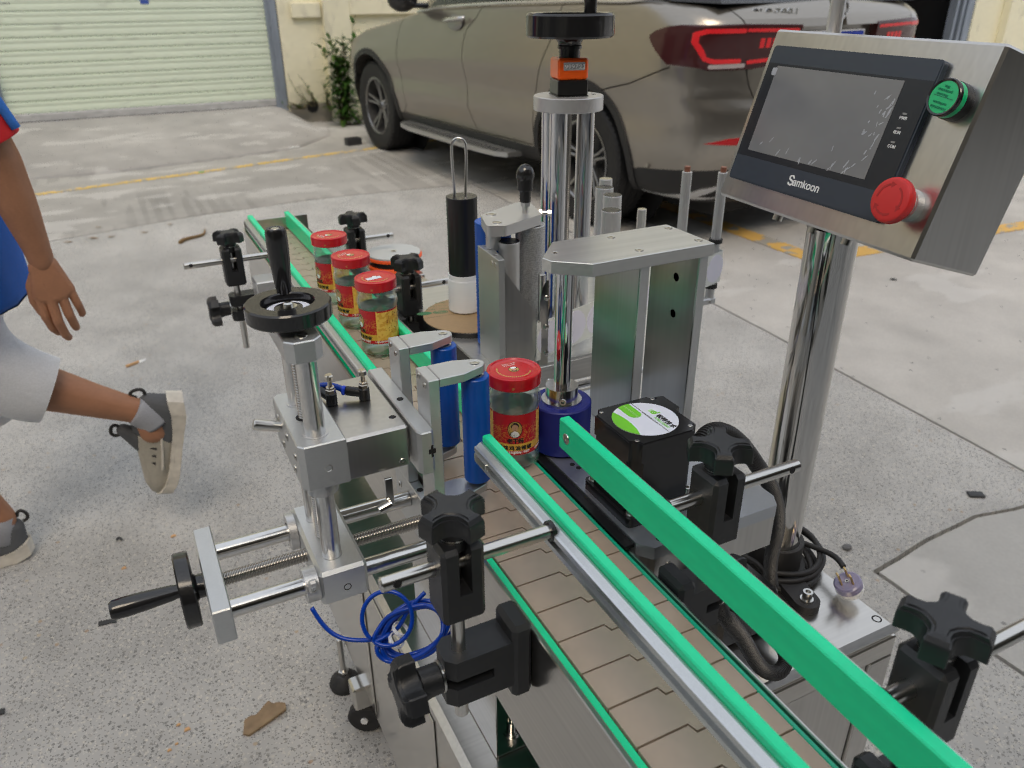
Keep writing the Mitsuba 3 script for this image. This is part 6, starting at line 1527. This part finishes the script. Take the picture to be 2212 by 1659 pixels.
# shorts
def trouser(path, radii, seed):
    P = spline(path, 40); s = np.linspace(0, 1, len(P))
    t = tube(P, np.interp(s, np.linspace(0, 1, len(radii)), radii), 40, cap=False)
    return cloth(t, .010, seed, 9.)
sh1 = trouser([(-.598, 1.380, .93), (-.630, 1.376, .72), (-.605, 1.376, .600), (-.545, 1.376, .530), (-.482, 1.376, .488)], [.128, .120, .100, .086, .076], 4)
sh2 = trouser([(-.602, 1.480, .93), (-.640, 1.482, .70), (-.662, 1.482, .52), (-.662, 1.482, .402)], [.128, .118, .098, .094], 6)
for m_ in (sh1, sh2): pass
obj('shorts', [sh1, sh2, oval_stack([((-.598, 1.43, .80), .120, .170), ((-.600, 1.43, .86), .122, .172), ((-.600, 1.43, .96), .118, .165)], 48)], 'shorts_grey', man_, smooth=True)
def hem(c, d, r):
    d = np.array(d, float); d /= np.linalg.norm(d); c = np.array(c)
    return tube([c - d * .022, c - d * .020, c + d * .001], [r + .001, r + .0018, r + .0018], 40, cap=False)
# shoes
def shoe(origin, toe, up, parent, seed):
    """origin: under the heel on the sole's lower face; toe and up: the shoe's own axes."""
    a = np.array(toe, float); a /= np.linalg.norm(a); u = np.array(up, float); u -= a * (u @ a); u /= np.linalg.norm(u); s = np.cross(u, a)
    k = sub('shoe', parent)
    L = .285
    out = sg.Polygon([(-.012, -.030), (.02, -.037), (.09, -.034), (.15, -.043), (.21, -.049), (.25, -.040), (.272, -.015), (.272, .012), (.25, .036), (.20, .045), (.14, .036), (.08, .033), (.02, .036), (-.012, .030), (-.022, 0)]).buffer(.012).buffer(-.010)
    sole = refine(prism(out.simplify(.0015), 0, .026), .03); v = np.asarray(sole.vertices)
    flare = np.where(v[:, 2] < .013, 1.04, .97); v[:, 1] *= flare
    v[:, 2] += .022 * np.clip((v[:, 0] - .19) / .09, 0, 1) ** 2 + .010 * np.clip((.02 - v[:, 0]) / .04, 0, 1) + np.where(v[:, 2] > .013, .012 * np.clip((.08 - v[:, 0]) / .08, 0, 1), 0)
    v[:, 1] += .0018 * np.sin(v[:, 0] * 150) * np.sign(v[:, 1])
    sole.vertices = v
    T_ = lambda m: plan(m, (a, s, u, origin))
    obj('sole', T_(sole), 'shoe_sole', k, smooth=40)
    rear = bones([[((.018, 0, .050), .034), ((.010, 0, .082), .028)], [((.018, 0, .050), .034), ((.085, 0, .048), .036)], [((.010, 0, .082), .028), ((.075, 0, .085), .030)], [((.085, 0, .048), .036), ((.075, 0, .085), .030)]], 18)
    rear = rear + m3.Manifold.batch_hull([ball_((.015, 0, .08), .030, 18), ball_((.07, 0, .09), .030, 18), ball_((.02, 0, .04), .036, 18), ball_((.10, 0, .045), .036, 18)])
    fore = m3.Manifold.batch_hull([ball_((.10, 0, .048), .037, 18), ball_((.10, 0, .085), .026, 18), ball_((.17, -.004, .044), .041, 18), ball_((.225, -.002, .042), .036, 18), ball_((.248, 0, .042), .024, 18)])
    obj('heel_upper', T_(soften(rear, .010, 6)), 'shoe_grey', k, smooth=True)
    obj('toe_upper', T_(soften(fore, .010, 6)), 'shoe_mesh', k, smooth=True)
    obj('tongue', T_(soften(m3.Manifold.batch_hull([ball_((.105, 0, .098), .020, 14), ball_((.085, 0, .135), .016, 14), ball_((.135, 0, .088), .016, 14)]), .010, 4)), 'shoe_grey', k, smooth=True)
    lp = lambda p: tube(spline(p, 20), .0042, 8)
    obj('pull_loop', T_(lp([(-.018, 0, .095), (-.030, 0, .112), (-.020, 0, .126), (-.008, 0, .112)])), 'shoe_black', k, smooth=True)
    obj('pull_loop', T_(lp([(.082, 0, .140), (.075, 0, .160), (.092, 0, .162), (.096, 0, .138)])), 'shoe_black', k, smooth=True)
    obj('laces', T_(cat_([tube(spline([(.118 + .022 * i, -.036, .060), (.122 + .022 * i, 0, .094 - .010 * i), (.118 + .022 * i, .036, .060)], 16), .003, 7) for i in range(3)])), 'shoe_black', k, smooth=True)
    for q in (1, -1):
        obj('side_stripe', T_(cat_([tube(spline([(.085, q * .0355, .052), (.13, q * .0405, .046), (.175, q * .0445, .042)], 12), .0032, 7)])), 'shoe_yellow' if seed else 'shoe_sole', k, smooth=True)
    return k
obj('sock', tube(spline([(-.322, 1.380, .392), (-.300, 1.380, .372), (-.285, 1.380, .345)], 10), [.0335, .0365] + [.0370] * 8, 24), 'sock_grey', man_, smooth=True)
obj('sock', tube([(-.681, 1.485, .128), (-.686, 1.485, .10), (-.690, 1.485, .06)], [.0335, .035, .036], 24), 'sock_grey', man_, smooth=True)
shoe((-.205, 1.385, .385), (-.26, .10, -.96), (-.96, 0, .26), man_, 0)
shoe((-.655, 1.487, .002), (-1, -.04, 0), (0, 0, 1), man_, 1)
